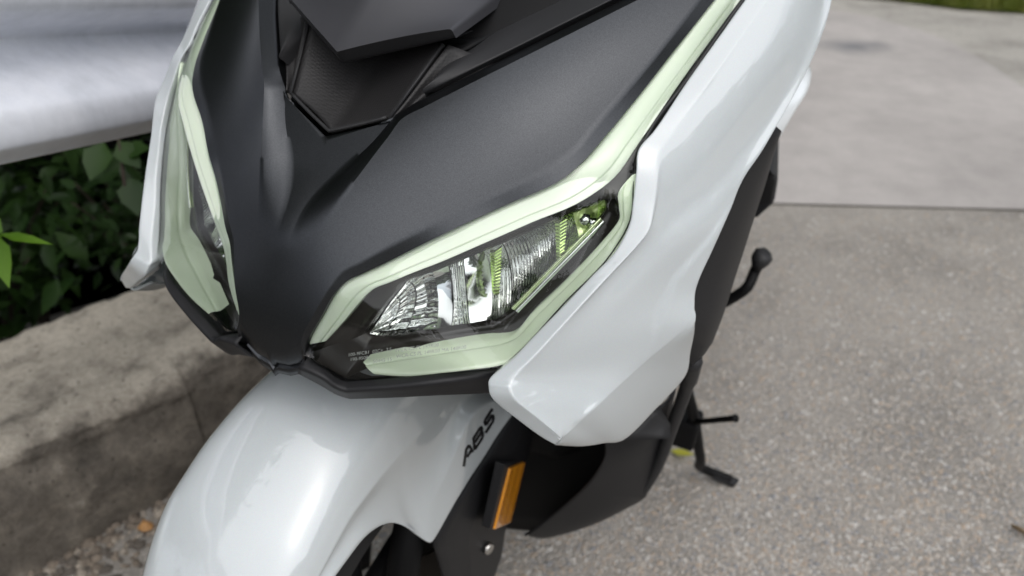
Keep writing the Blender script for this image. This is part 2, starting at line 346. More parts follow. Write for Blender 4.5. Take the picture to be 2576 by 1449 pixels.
# kerb wall: two cast concrete lengths with a rough joint, foot at KB
def line_hit(u, v):          # the kerb's vertical face
    d = rayw(u, v); t = (KN@KB)/(KN@d); return d*t+np.array([0, 0, CH])
KH = line_hit(120, 1105)[2]
bk = GW(150, 792, KH); KW = KN@(bk-KB)
print('kerb height %.3f width %.3f' % (KH, KW))
a_joint = KD@(line_hit(462, 950)-KB)
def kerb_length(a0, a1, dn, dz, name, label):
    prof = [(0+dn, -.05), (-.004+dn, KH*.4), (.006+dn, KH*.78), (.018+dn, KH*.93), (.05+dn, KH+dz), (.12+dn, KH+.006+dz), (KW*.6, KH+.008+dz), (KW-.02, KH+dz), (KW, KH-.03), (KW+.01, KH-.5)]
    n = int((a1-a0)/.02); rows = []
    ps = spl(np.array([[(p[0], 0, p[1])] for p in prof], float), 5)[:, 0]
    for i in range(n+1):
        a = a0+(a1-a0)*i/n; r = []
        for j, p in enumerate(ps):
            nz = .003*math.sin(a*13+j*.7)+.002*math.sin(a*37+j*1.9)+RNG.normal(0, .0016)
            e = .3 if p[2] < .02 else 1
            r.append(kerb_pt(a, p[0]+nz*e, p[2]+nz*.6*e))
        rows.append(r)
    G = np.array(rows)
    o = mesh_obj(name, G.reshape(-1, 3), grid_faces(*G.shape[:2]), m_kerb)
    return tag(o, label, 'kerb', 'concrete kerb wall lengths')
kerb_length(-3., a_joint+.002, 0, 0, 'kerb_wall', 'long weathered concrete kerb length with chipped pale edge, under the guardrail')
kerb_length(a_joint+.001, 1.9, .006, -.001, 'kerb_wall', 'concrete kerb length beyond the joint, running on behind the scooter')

# embankment falling away behind the kerb
rows = []
for i in range(40):
    a = -9+i*10.9/39
    rows.append([kerb_pt(a, KW-.05+b, KH-.10-b*.55+RNG.normal(0, .015)) for b in (0, .2, .5, .9, 1.5, 2.2, 3.2, 4.5, 6.5, 9, 12)])
G = np.array(rows); struct(mesh_obj('embankment', G.reshape(-1, 3), grid_faces(*G.shape[:2]), m_soil))

# ------------------------------------------------------------------ guardrail
rd = rayw(1900, 0); rd /= np.linalg.norm(rd)
rn = np.array([rd[1], -rd[0], 0]); rn /= np.linalg.norm(rn); ru = np.cross(rn, rd)     # toward the road, and up
if ru[2] < 0: ru = -ru
RP = DW(0, 415, .98); print('rail over kerb b=%.3f of %.3f z=%.3f' % (KN@(RP-KB), KW, RP[2]))
prof = []
for v_, d_ in ((415,.045),(408,.050),(385,.080),(378,.086),(366,.088),(330,.089),(290,.086),(280,.084),(240,.070),(197,.050),(150,.024),(112,.005),(100,.0),(90,.004),(60,.040),(38,.068),(30,.078),(8,.086),(-40,.089),(-90,.088),(-130,.060),(-180,.02)):
    dr = rayw(0, v_); t_ = (d_+rn@(RP-np.array([0, 0, CH])))/(rn@dr); Q = dr*t_+np.array([0, 0, CH]); prof.append((ru@(Q-RP), d_))
ps = spl(np.array([[(p[0], p[1], 0)] for p in prof], float), 3)[:, 0]
rows = []
for i in range(60):
    a = -2.2+i*.075
    rows.append([RP+rd*a+ru*p[0]+rn*p[1] for p in ps])
G = np.array(rows); rail = mesh_obj('guardrail', G.reshape(-1, 3)-RP, grid_faces(*G.shape[:2]), m_galv, solid=.004); rail.location = RP
tag(rail, 'galvanised corrugated steel guardrail running behind the scooter above the concrete kerb', 'guardrail')
for a in (-1.7, 2.0):
    c = RP+rd*a-rn*.12; V, Fc = box((c[0], c[1], (c[2]+.35-.1)/2), .11, .15, c[2]+.35+.1)
    o = mesh_obj('post', np.array(V)-RP, Fc, m_galv, rail, smooth=False)

# ------------------------------------------------------------------ foliage
def leaf_geo(p, d, n, L, w, V, Fc, curl=.15):
    d = d/np.linalg.norm(d); s = np.cross(d, n); s /= max(1e-6, np.linalg.norm(s)); n = np.cross(s, d); b = len(V)
    for t, ww in ((0, .08), (.3, .9), (.6, .75), (1, .0)):
        c = p+d*L*t-n*curl*L*t*t
        if ww == 0: V.append(c)
        else: V += [c-s*w*ww/2+n*.08*w, c-n*.0, c+s*w*ww/2+n*.08*w]
    for k in range(2): Fc += [(b+3*k, b+3*k+1, b+3*k+4, b+3*k+3), (b+3*k+1, b+3*k+2, b+3*k+5, b+3*k+4)]
    Fc += [(b+6, b+7, b+9), (b+7, b+8, b+9)]
def plant(name, base, hgt, spread, nst, nleaf, L, mtl, label, cat, group=None, lean=(0, 0)):
    o = bpy.data.objects.new(name, None); COL.objects.link(o); o.location = base; tag(o, label, cat, group)
    V, Fc, SV, SF = [], [], [], []
    for s in range(nst):
        a = RNG.uniform(0, 6.28); tip = np.array([math.cos(a)*spread*RNG.uniform(.2, 1)+lean[0], math.sin(a)*spread*RNG.uniform(.2, 1)+lean[1], hgt*RNG.uniform(.55, 1)])
        mid = tip*.5+np.array([0, 0, hgt*.12]); path = smooth_path([np.zeros(3), mid, tip], 5)
        tv, tf = tube(path, list(np.linspace(.007, .002, len(path))*max(1, hgt)), 5); b = len(SV); SV += tv; SF += [tuple(i+b for i in f) for f in tf]
        for k in range(nleaf//nst):
            t = RNG.uniform(.25, 1)**.8; p = path[min(int(t*(len(path)-1)), len(path)-1)]+RNG.normal(0, spread*.16, 3)*np.array([1, 1, .7])
            d = RNG.normal(0, 1, 3)*np.array([1, 1, .5])+np.array([0, 0, -.25]); n = np.array([0, 0, 1.])+RNG.normal(0, .35, 3)
            ll = L*RNG.uniform(.55, 1.25); leaf_geo(p, d, n, ll, ll*.5, V, Fc)
    mesh_obj('stem', SV, SF, m_bark, o); mesh_obj('crown', V, Fc, mtl, o); return o
bl = ['dark leafy shrub on the embankment below the guardrail', 'shrub with broad dark leaves deeper down the shaded bank']
sp_ = [(-.9, .35, .5, 0), (-.55, .75, .6, 1), (-.2, .40, .45, 0), (.15, .8, .7, 1), (.5, .45, .55, 0), (.9, .8, .7, 1), (-.4, 1.5, .9, 1), (.4, 1.6, 1.0, 1), (1.2, 1.6, 1., 1), (-1.3, 1.1, .9, 1)]
wh = ['at the upper end of the rail, close to the kerb', 'behind the sprig of bright leaves', 'close to the kerb under the rail', 'behind the hanging twig', 'close to the kerb behind the scooter nose',
      'hidden mostly by the white fairing', 'deep down the bank under the young tree', 'deepest down the bank under the tallest tree', 'far down the bank behind the scooter', 'tall at the upper end of the bank']
for i, (a, b, hg, kd) in enumerate(sp_):
    base = kerb_pt(a, KW+b, KH-.10-b*.55)
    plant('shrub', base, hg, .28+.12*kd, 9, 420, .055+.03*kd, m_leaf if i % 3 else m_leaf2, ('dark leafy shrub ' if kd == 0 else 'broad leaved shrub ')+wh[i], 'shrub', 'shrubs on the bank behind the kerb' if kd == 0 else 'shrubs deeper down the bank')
# the leafy sprig in the light by the rail
o = bpy.data.objects.new('leafy_sprig', None); COL.objects.link(o); b0 = DW(-120, 700, 1.02); o.location = b0
tag(o, 'bright green sprig of pointed leaves poking out under the guardrail', 'sprig')
pth = smooth_path([b0*0, DW(-60, 640, 1.0)-b0, DW(5, 592, .99)-b0], 6); V, Fc = tube(pth, .002, 6); mesh_obj('stem', V, Fc, m_leafb, o)
for (u0, v0, u1, v1, w) in ((2, 590, 122, 606, .014), (-8, 592, 14, 720, .03), (-60, 640, -20, 760, .03), (5, 585, -70, 540, .03)):
    V, Fc = [], []; A, B = DW(u0, v0, .99), DW(u1, v1, .97); leaf_geo(A-b0, B-A, np.array([0, -.5, .8]), np.linalg.norm(B-A), w, V, Fc, .12); mesh_obj('leaf', V, Fc, m_leafb, o)
# broad leaves hanging below the rail
o = bpy.data.objects.new('hanging_twig', None); COL.objects.link(o); b0 = DW(290, 300, 1.5); o.location = b0
tag(o, 'twig with broad green leaves hanging just below the guardrail by the scooter', 'twig')
V, Fc = tube(smooth_path([b0*0, DW(300, 360, 1.45)-b0, DW(320, 520, 1.45)-b0], 6), .003, 6); mesh_obj('stem', V, Fc, m_bark, o)
for (u0, v0, u1, v1, w) in ((262, 360, 222, 452, .06), (300, 360, 350, 420, .05), (330, 450, 345, 540, .06), (190, 470, 150, 452, .02), (320, 380, 372, 370, .04)):
    V, Fc = [], []; A, B = DW(u0, v0, 1.45), DW(u1, v1, 1.43); leaf_geo(A-b0, B-A, np.array([.1, -.6, .7]), np.linalg.norm(B-A), w, V, Fc, .1); mesh_obj('leaf', V, Fc, m_leaf2, o)
# trees over the bank shade it; the young ones are added for that
def tree(base, hgt, cr, nleaf, label, ls=1.):
    o = bpy.data.objects.new('tree', None); COL.objects.link(o); o.location = base; tag(o, label, 'tree', 'trees on the bank beyond the guardrail')
    SV, SF = tube(smooth_path([(0,0,-.3),(.05,.03,hgt*.4),(-.05,.05,hgt*.8)], 5), list(np.linspace(.10, .04, 11)), 9); V, Fc = [], []
    for k in range(16):
        a = RNG.uniform(0, 6.28); t = np.array([math.cos(a)*cr*RNG.uniform(.4, 1), math.sin(a)*cr*RNG.uniform(.4, 1), hgt*RNG.uniform(.5, 1.1)])
        pth = smooth_path([(0, 0, hgt*RNG.uniform(.35, .7)), t*.55+np.array([0, 0, hgt*.28]), t], 4); tv, tf = tube(pth, list(np.linspace(.035, .008, len(pth))), 5); b = len(SV); SV = list(SV)+tv; SF += [tuple(i+b for i in f) for f in tf]
        for j in range(nleaf//16):
            p = t+RNG.normal(0, cr*.28, 3); leaf_geo(p, RNG.normal(0, 1, 3), RNG.normal(0, .5, 3)+np.array([0,0,1.]), .14*ls*RNG.uniform(.6, 1.3), .08*ls, V, Fc)
    mesh_obj('trunk', SV, SF, m_bark, o); mesh_obj('crown', V, Fc, m_leaf2, o)
for a, b, hg, cr, ls, lb in ((-.3, 1.25, 2.3, .9, .8, 'young tree with small leaves, added close behind the guardrail for shade'), (1.3, 1.5, 2.5, 1.0, .9, 'bushy young tree added on the bank behind the scooter for shade'),
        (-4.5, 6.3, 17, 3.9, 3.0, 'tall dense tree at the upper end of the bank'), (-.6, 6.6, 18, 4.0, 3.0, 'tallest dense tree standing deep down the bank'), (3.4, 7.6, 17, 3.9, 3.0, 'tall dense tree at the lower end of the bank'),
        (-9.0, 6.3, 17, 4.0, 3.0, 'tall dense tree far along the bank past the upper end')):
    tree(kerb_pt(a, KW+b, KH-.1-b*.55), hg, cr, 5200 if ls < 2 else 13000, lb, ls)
V, Fc = [], []
for k in range(15000):
    az = RNG.uniform(-.75, 4.2); rad = RNG.uniform(14, 19)+1.5*math.sin(az*7); hg = 5.5+1.6*math.sin(az*5.3)+1.1*math.sin(az*11.7+1)
    z = hg*RNG.uniform(0, 1)**.8*(1.05-.25*abs(rad-16.5)/2.5); p = np.array([math.cos(-az+math.pi/2-.2)*rad, math.sin(-az+math.pi/2-.2)*rad, z])
    leaf_geo(p, RNG.normal(0, 1, 3), RNG.normal(0, 1, 3), RNG.uniform(.5, 1.0), .42, V, Fc)
wo = mesh_obj('wood', V, Fc, m_leaf2, kind='stuff'); wo['label'] = 'mass of green woodland standing round the far sides of the pavement'; wo['category'] = 'wood'
# weeds at the kerb joint
wb = line_hit(545, 1085); wb[2] = 0
wb = GW(560, 1120)
for i, (du, dv, mt_, lb) in enumerate(((0, 0, m_leafb, 'small green weed at the foot of the kerb joint'), (-30, 60, m_dry, 'dry pinkish stalks lying at the foot of the kerb'))):
    b = GW(560+du, 1125+dv); o = bpy.data.objects.new('weed', None); COL.objects.link(o); o.location = b; tag(o, lb, 'weed'); V, Fc = [], []
    for k in range(60):
        leaf_geo(RNG.normal(0, .03, 3)*np.array([1, 1, 0]), RNG.normal(0, .6, 3)*np.array([1, 1, .3])+np.array([0, 0, .8 if i == 0 else .25]), RNG.normal(0, 1, 3), RNG.uniform(.04, .10), .006, V, Fc, .4)
    mesh_obj('blade', V, Fc, mt_, o, kind='stuff')
# stones set in the pavement
def pebbles(name, n, pos, rr, mtls, label, flat=.55, lift=.15):
    base = np.array([(1,0,0),(.5,.87,0),(-.5,.87,0),(-1,0,0),(-.5,-.87,0),(.5,-.87,0),(.55,.3,.75),(-.5,.38,.8),(0,-.6,.75),(0,0,1)])
    fc0 = [(0,1,6),(1,2,7),(1,7,6),(2,3,7),(3,4,7),(4,8,7),(4,5,8),(5,0,6),(5,6,8),(6,7,9),(7,8,9),(8,6,9)]
    V = np.zeros((n, 10, 3)); r = rr(n)
    a = RNG.uniform(0, 6.28, n); c, s = np.cos(a), np.sin(a); st = RNG.uniform(.65, 1, n)
    b = base[None]*(1+RNG.normal(0, .13, (n, 10, 3))); b[:, :, 1] *= st[:, None]
    V[:, :, 0] = (b[:, :, 0]*c[:, None]-b[:, :, 1]*s[:, None])*r[:, None]; V[:, :, 1] = (b[:, :, 0]*s[:, None]+b[:, :, 1]*c[:, None])*r[:, None]
    V[:, :, 2] = b[:, :, 2]*r[:, None]*flat+(lift-.3)*r[:, None]
    V += pos(n)[:, None, :]
    Fc = (np.array(fc0)[None]+(np.arange(n)*10)[:, None, None]).reshape(-1, 3)
    o = mesh_obj(name, [], [], None); me = o.data; me.from_pydata(V.reshape(-1, 3), [], Fc.tolist())
    for m in mtls: me.materials.append(m)
    me.polygons.foreach_set('material_index', np.repeat(RNG.integers(0, len(mtls), n), len(fc0)).astype(np.int32)); me.polygons.foreach_set('use_smooth', [True]*len(me.polygons)); me.update()
    o['kind'] = 'stuff'; o['label'] = label; o['category'] = 'stones'; return o
def pos_pave(n):
    out = []
    while len(out) < n:
        u = RNG.uniform(900, 2650, 4*n); v = RNG.uniform(540, 1500, 4*n)
        d = np.array([GW(a, b, -.004) for a, b in zip(u[:2*n], v[:2*n])])
        out += list(d)
    return np.array(out[:n])
pebbles('pavement_pebbles', 32000, pos_pave, lambda n: np.clip(RNG.lognormal(math.log(.0034), .38, n), .0016, .009), m_pebs, 'small mixed stones set flush in the near pavement')
def pos_foot(n): return np.array([kerb_pt(a, -abs(b), -.002) for a, b in zip(RNG.uniform(-.9, 1.2, n), RNG.normal(0, .07, n))])
pebbles('kerb_grit', 2600, pos_foot, lambda n: np.clip(RNG.lognormal(math.log(.0055), .45, n), .002, .016), m_grit, 'loose grit and stones gathered along the kerb foot', .7, .3)
o = pebbles('pebble', 1, lambda n: GW(368, 1326, .0)[None], lambda n: np.array([.015]), [m_orange], '', .8, .5)
del o['kind']; tag(o, 'single ochre pebble lying by the kerb foot beside the front mudguard', 'pebble')
lp = GW(1725, 1150); V, Fc = [], []; leaf_geo(lp+np.array([-.03, .012, .006]), np.array([.06, -.02, 0]), np.array([0, 0, 1.]), .050, .024, V, Fc, -.1)
tag(mesh_obj('fallen_leaf', V, Fc, m_yleaf), 'yellow green leaf lying on the pavement beside the side stand', 'leaf')
V, Fc = tube(smooth_path([GW(2546, 1322, .006), GW(2566, 1332, .010), GW(2600, 1352, .006)], 5), [.004]*3+[.005]*5+[.003]*3, 7)
tag(mesh_obj('twig', V, Fc, m_dry), 'short mossy twig lying alone on the bare pavement', 'twig')
# ================================================================== SCOOTER
scooter = bpy.data.objects.new('scooter', None); COL.objects.link(scooter)
scooter.matrix_world = Matrix.Translation(Vector(s2w(ORG))) @ Matrix([[R3[j][i] for j in range(3)] for i in range(3)]).to_4x4()
tag(scooter, 'pearl white and graphite black scooter leaning on its side stand by the kerb', 'scooter')
CAMS = np.array([CX, 0, 0])
def orient(G):
    a = G[1:, :-1]-G[:-1, :-1]; b = G[:-1, 1:]-G[:-1, :-1]; n = np.cross(a, b); c = G[:-1, :-1]
    return float((n*(CAMS-c)).sum())            # > 0: faces built (i,i+1) look at the viewer
def part(name, G, mtl, parent=None, side=1, **kw):
    n, m = G.shape[:2]; fl = orient(G) < 0; V = G.reshape(-1, 3)*(MX if side < 0 else 1)
    return mesh_obj(name, loc(V), grid_faces(n, m, 0, fl != (side < 0)), mtl, parent or scooter, **kw)
def sympart(name, G, mtl, parent=None, **kw):
    n, m = G.shape[:2]; A = G.reshape(-1, 3); fl = orient(G) < 0
    return weld(mesh_obj(name, np.vstack([loc(A), loc(A*MX)]), grid_faces(n, m, 0, fl)+grid_faces(n, m, n*m, not fl), mtl, parent or scooter, **kw))
def smesh(name, V, Fc, mtl, parent=None, side=1, **kw):
    V = np.array(V)*(MX if side < 0 else 1); Fc = [f[::-1] for f in Fc] if side < 0 else Fc
    return mesh_obj(name, loc(V), Fc, mtl, parent or scooter, **kw)
A3 = np.array

# ------------------------------------------------------------------ front cowl
cr = [  # wall foot, ridge, rim, edge
 ((1700,-66),(1740,-68),(1830,-98),(1870,-93)), ((1549,9),(1604,0),(1740,22),(1775,27)), ((1400,82),(1440,82),(1661,126),(1690,134)),
 ((1240,161),(1280,162),(1573,231),(1605,243)), ((1120,220),(1150,227),(1490,327),(1520,345)), ((1049,256),(1065,270),(1452,374),(1469,404)),
 (.0,(1010,300),(1400,412),(1419,447)), (.3,(980,340),(1255,486),(1273,515)), (.55,(945,385),(1132,543),(1150,572)),
 (.8,(908,434),(1052,582),(1073,609)), (1.,(871,482),(985,616),(1000,646)), (A3([0,.484,-.302]),(840,523),(908,658),(915,687)),
 (A3([0,.455,-.334]),0,(851,690),(871,708)), (A3([0,.436,-.366]),0,(820,733),(842,738)), (A3([0,.4235,-.396]),0,(786,795),(808,797)),
 (A3([0,.415,-.424]),0,(757,850),(771,868)), (A3([0,.4145,-.440]),0,(750,874),(766,890)), (A3([0,.4195,-.4535]),0,(748,898),(762,905)), (A3([0,.4165,-.457]),0,(748,903),(760,909)), (A3([0,.4195,-.465]),0,(748,917),(762,922))]
RU, RY = [840,871,938,1006,1097,1200,1324,1604,1740], [.463,.476,.498,.520,.543,.570,.606,.69,.735]
FU, FY = [977,1019,1082,1199,1308,1549,1700], [.529,.536,.552,.584,.616,.695,.745]
dl, dv = A3([.049, .528, -.2535]), A3([0, .513, -.271])
# the skin is a smooth even surface y = B(x, z); inside the ridges a scoop runs down from the intake and fades into the nose
rimS = A3([F_(*c[2], -.004) for c in cr[:17]]); edgS = A3([F_(*c[3], -.001) for c in cr[:17]])
rdgS = A3([P(*c[1], float(np.interp(c[1][0], RU, RY))) for c in cr[:11]])
dat = np.vstack([rimS[:16], rdgS, A3([[0,.436,-.366],[0,.4235,-.396],[0,.415,-.424],[0,.4125,-.438]])])
def basis(x, z): z = (z+.3)*5; r = (math.sqrt(x*x+.0004)-.02)*5; x2 = x*x*10; return [1, z, z*z, z**3, r, r*z, x2, x2*z, r*z*z]
BM = A3([basis(d[0], d[2]) for d in dat]); bco = np.linalg.lstsq(BM, dat[:, 1], rcond=None)[0]
res = dat[:, 1]-BM@bco; mir = np.vstack([dat, dat*MX]); rs2 = np.concatenate([res, res])
kern = lambda p, q2: np.exp(-((p[:, None, 0]-q2[None, :, 0])**2+(p[:, None, 2]-q2[None, :, 2])**2)/(2*.045**2))
gw = np.linalg.solve(kern(mir, mir)+np.eye(len(mir))*.35, rs2)
def skin(x, z):
    k = np.exp(-((x-mir[:, 0])**2+(z-mir[:, 2])**2)/(2*.045**2)); return float(A3(basis(x, z))@bco+k@gw)
def sst(x): x = min(1, max(0, x)); return x*x*(3-2*x)
XRZ, XRX = [-.44,-.36,-.33,-.298,-.284,-.27,-.258,-.246,-.238,-.227,-.21], [.016,.022,.030,.042,.049,.055,.062,.067,.079,.098,.126]
def cowl_y(x, z, pr=None):
    b = skin(x, z); xr = float(np.interp(z, XRZ, XRX)); fl = .513+.884*(z+.271); d = max(0, fl-b)
    fade = sst((z+.352)/.060)
    if pr is None: w = float(np.interp(z, [-.35, -.30, -.27], [.034, .017, .012])); pr = min(1, max(0, (xr-x)/w))
    pr = pr if pr < .7 else .7+.3*sst((pr-.7)/.3)
    return b+d*fade*pr
inner = []; foot = []; rdg = []
for i, (a, b, c, e) in enumerate(cr[:17]):
    if i < 6: f_ = P(*a, float(np.interp(a[0], FU, FY))); inner.append(f_+A3([-.003, .012, -.006])); foot.append(f_); rdg.append(rdgS[i])
    else:
        inner.append(dl*(1-a)+dv*a+A3([0, 0, -.0022]) if i < 11 else a)
        if i < 11: r_ = rdgS[i]
        else: zz = a[2]*.55+rimS[i][2]*.45; r_ = A3([float(np.interp(zz, XRZ, XRX)), 0, zz]); r_[1] = cowl_y(r_[0], zz)
        w_ = float(np.interp(r_[2], [-.35, -.30, -.27], [.034, .017, .012])); rdg.append(r_); f_ = r_.copy(); f_[0] = max(f_[0]-w_, .25*r_[0]); f_[2] = f_[2]*.75+inner[-1][2]*.25; f_[1] = cowl_y(f_[0], f_[2], 1); foot.append(f_)
NS = 6
def lin(A):
    A = A3(A); return A3([A[k]*(1-t)+A[k+1]*t for k in range(len(A)-1) for t in np.linspace(0, 1, NS, endpoint=False)]+[A[-1]])
def herm(A, sharp=()): return spl(A3(A)[:, None], NS, sharp)[:, 0]
Li, Lf, Lr, Lm, Le = lin(inner), np.vstack([lin(foot[:7]), herm(foot[6:])[1:]]), herm(rdg), herm(rimS), herm(edgS)
G = []
for k in range(len(Li)):
    row = []; strip = k <= 5*NS
    tr = max(0, min(1, (k-5*NS)/NS))
    for A, B, n_, mainseg in ((Li[k], Lf[k], 8, 0), (Lf[k], Lr[k], 6, 0), (Lr[k], Lm[k], 22, 1)):
        for t in np.linspace(0, 1, n_, endpoint=False):
            p = A*(1-t)+B*t
            if not strip or mainseg:
                yy = cowl_y(abs(p[0]), p[2], 0 if mainseg else (1-t if n_ == 6 else 1))
                p = A3([p[0], yy if mainseg or tr >= 1 else p[1]*(1-tr)+yy*tr, p[2]])
            row.append(p)
    q_ = Lm[k].copy(); q_[1] = cowl_y(q_[0], q_[2], 0); row.append(q_)
    for t in (.25, .6, 1): pe = q_*(1-t)+Le[k]*t; row.append(pe)
    row.append(Le[k]+A3([0, .010, 0])); G.append(row)
G = A3(G)
# strip rows keep the measured ridge: blend the skin to it
last = G[-1]
for dxs, dy_, zt in ((.985, .0006, -.4445), (.96, .0022, -.4490), (.93, .0050, -.4530), (.945, .0028, -.4550), (.95, .0024, -.4575), (.94, .0040, -.4630)):
    nr_ = last*A3([dxs, 1, 1])+A3([0, dy_, 0]); nr_[:, 2] = zt+(last[:, 2]-last[0, 2])*.55; nr_[-1] = nr_[-2]+A3([0, .004, 0]); G = np.concatenate([G, nr_[None]])
G[:, :, 0] = np.maximum(G[:, :, 0], 0)
cowl = sympart('front_cowl', G, m_cowl, solid=.002, sharp=38)
# ------------------------------------------------------------------ intake duct under the visor
gU = P(1107, 114, .585)
def mid(a, b, t): return a*(1-t)+b*t
dx = A3([0, .016, .004])
top0 = A3([0, .60, -.215])
rows = []
for t in np.linspace(0, 1, 7):
    c = mid(dv, top0, t)+A3([0, .012, -.004])*4*t*(1-t)*.6; e = mid(dl, gU, t)
    rows.append([c, mid(c, e, .5)+A3([0, .003, 0]), e])
G = net(rows, 4, 5); duct = sympart('intake_panel', G+A3([0, .006, 0]), m_hex, solid=.003)
lipL = smooth_path([dv, mid(dv, dl, .5), dl-A3([.002, 0, 0])], 5)+A3([0, .003, .001])
pts = np.vstack([lipL[::-1]*MX, lipL[1:]]); V, Fc = tube(pts, .0016, 8); smesh('edge_bead', V, Fc, m_trim, duct)
for sd_ in (1, -1):
    foot = [dl+A3([.006, .006, .001])]+[P(*cr[i][0], float(np.interp(cr[i][0][0], FU, FY)))+A3([-.001, .008, -.003]) for i in (5, 4, 3)]
    inn = [dl+A3([.0035, .004, 0]), mid(dl, gU, .3)+A3([.004, .006, 0]), mid(dl, gU, .65)+A3([.004, .006, 0]), gU+A3([.005, .006, 0])]
    rows = [[mid(a, b, t)+A3([0, .006, -.002])*math.sin(t*3.14) for t in (0, .5, 1)] for a, b in zip(inn, foot)]
    part('intake_side_panel', net(rows, 4, 4), m_hex if sd_ < 0 else m_hex, side=sd_, solid=.003)
    V, Fc = tube([dl+A3([0, .004, 0]), mid(dl, gU, .5)+A3([0, .005, 0]), gU+A3([0, .005, 0])], .0014, 6); smesh('intake_bead', V, Fc, m_trim, side=sd_)
    # upper trim between intake and cowl
    lo = [(1064,235),(1150,192),(1270,132),(1400,67),(1536,0),(1700,-82)]; hi = [(1066,230),(1112,170),(1175,118),(1255,60),(1333,0),(1450,-90)]
    rows = []
    for (a, b), o3 in zip(zip(lo, hi), (0, .008, .02, .03, .03, .03)):
        yy = float(np.interp(a[0], FU, FY))+.002; p = P(*a, yy); qh = P(*b, yy+o3); rows.append([p+A3([.004, .02, -.004]), p, mid(p, qh, .5)+A3([0, -.002, .003]), qh, qh+A3([-.008, .03, -.03])])
    part('upper_trim', net(rows, 4, 4, sc=(1, 3), fil=.003), m_trim, side=sd_)
# ------------------------------------------------------------------ visor
vt, vb = PX(848, 130, 0), PX(862, 160, 0)
vL, vLb = P(1135, 72, .578), P(1160, 97, .602)
uL = P(1236, 0, .66); uLb = uL+A3([.001, .003, -.010]); vLb = vL+A3([.002, .005, -.0085])
wL, wLb = uL+(uL-vL)*.9, uLb+(uLb-vLb)*.9
cU = [vt, vt+A3([0, .045, .035]), vt+A3([0, .13, .095]), vt+A3([0, .26, .17])]
def row_(c, e, eb, k=.004): return [c, mid(c, e, .35)+A3([0, -k, k]), mid(c, e, .7)+A3([0, -k, k]), e, eb]
fb = mid(vb, vLb, .5)
rows = [[vb+A3([0, .04, -.004]), mid(vb, vLb, .35)+A3([0, .04, -.004]), mid(vb, vLb, .7)+A3([0, .04, -.004]), vLb+A3([-.006, .04, -.004]), vLb+A3([-.004, .04, -.004])],
        [vb, mid(vb, vLb, .35), mid(vb, vLb, .7), vLb+A3([-.001, 0, 0]), vLb+A3([0, .001, 0])],
        row_(vt, vL, vLb, .0015), row_(cU[1], mid(vL, uL, .5), mid(vLb, uLb, .5)), row_(cU[2], uL, uLb), row_(cU[3], wL, wLb)]
vis = sympart('visor', net(rows[2:], 5, 4, sc=(3,), fil=.003), m_visor); sympart('visor_edge', net(rows[:3], 5, 4, sr=(1,), sc=(3,), fil=.003), m_black)
rows = [[gU+A3([-.02, .03, -.004]), gU+A3([.012, .012, -.006])], [P(1236, 0, .70)+A3([-.02, .03, -.03]), P(1333, 0, .70)+A3([.0, .02, -.012])], [P(1380, -100, .76)+A3([-.06, .03, -.03]), P(1450, -90, .78)+A3([0, .02, -.02])]]
for s_ in (1, -1): part('visor_gap_shade', net(rows, 4, 3), m_dark, side=s_, solid=.003)  # near-black sheet stands in for shade between visor and trim
rows = [[A3([0,.61,-.226]),A3([.10,.63,-.226]),A3([.17,.70,-.225])], [A3([0,.75,-.14]),A3([.14,.76,-.14]),A3([.23,.80,-.175])], [A3([0,.9,-.05]),A3([.15,.9,-.05]),A3([.27,.92,-.12])]]
sympart('screen_base', net(rows, 4, 4), m_dark, solid=.003)

# ------------------------------------------------------------------ headlights
UIy = lambda u: float(np.interp(u, [820,867,908,935,988,1057,1130,1206,1276,1378,1461,1534,1574,1600,1643,1674,1853,1912], [.430,.439,.450,.455,.465,.478,.492,.507,.521,.543,.562,.587,.604,.618,.642,.661,.763,.79]))
LIy = lambda u: float(np.interp(u, [913,977,1062,1162,1259,1298,1345,1391,1446,1514,1545,1591], [.440,.452,.469,.488,.507,.516,.530,.545,.562,.579,.586,.602]))
def band2(pairs, dA, fB, bulge, nr=5, nc=5):
    rows = []
    for a, b in pairs:
        A, B = F_(*a, dA), P(*b, fB(b[0])); rows.append([A+A3([0, .004, 0])]+[mid(A, B, t)+A3([.12, -.8, .5])*bulge*h_ for t, h_ in ((0, 0), (.10, .8), (.32, 1.15), (.58, 1.1), (.70, .9), (.735, .1), (.90, .1), (1, -.2))]+[B+A3([0, .012, 0])])
    return net(rows, nr, nc, sc=(1, 5, 6, 8), fil=.0007)
def band(pairs, dy, bulge, nc=5, nr=4, edge=.004):
    rows = []
    for a, b in pairs:
        A, B = F_(*a, dy), F_(*b, dy); r = []
        for t in (0, .12, .35, .65, .88, 1):
            h = math.sin(math.pi*min(max(t, 0), 1))**.6 if 0 < t < 1 else 0
            r.append(mid(A, B, t)+A3([.12, -.8, .5])*bulge*h)
        rows.append(r)
    return net(rows, nr, nc-2)
lensT = [(1870,-93),(1797,0),(1667,164),(1520,345),(1469,404),(1419,447),(1273,515),(1150,572),(1073,609),(1011,640),(950,671),(900,692),(871,708),(842,738),(808,797),(771,868),(766,888)]
lensB = [(1950,-110),(1868,0),(1725,205),(1625,345),(1597,420),(1585,555),(1540,635),(1420,762),(1295,896),(1268,920),(1170,931),(1073,942),(980,949),(888,956),(869,955),(826,933),(769,896)]
drlI = [(1922,-80),(1862,0),(1712,206),(1604,364),(1545,447),(1474,500),(1335,561),(1200,620),(1110,659),(1040,686),(980,711),(940,727),(918,745),(897,769),(865,808),(820,858)]
lowI = [(1591,440),(1560,475),(1556,518),(1558,549),(1545,571),(1514,608),(1412,716),(1335,790),(1286,842),(1246,851),(1212,855),(1150,865),(1101,874),(1011,890),(913,911)]
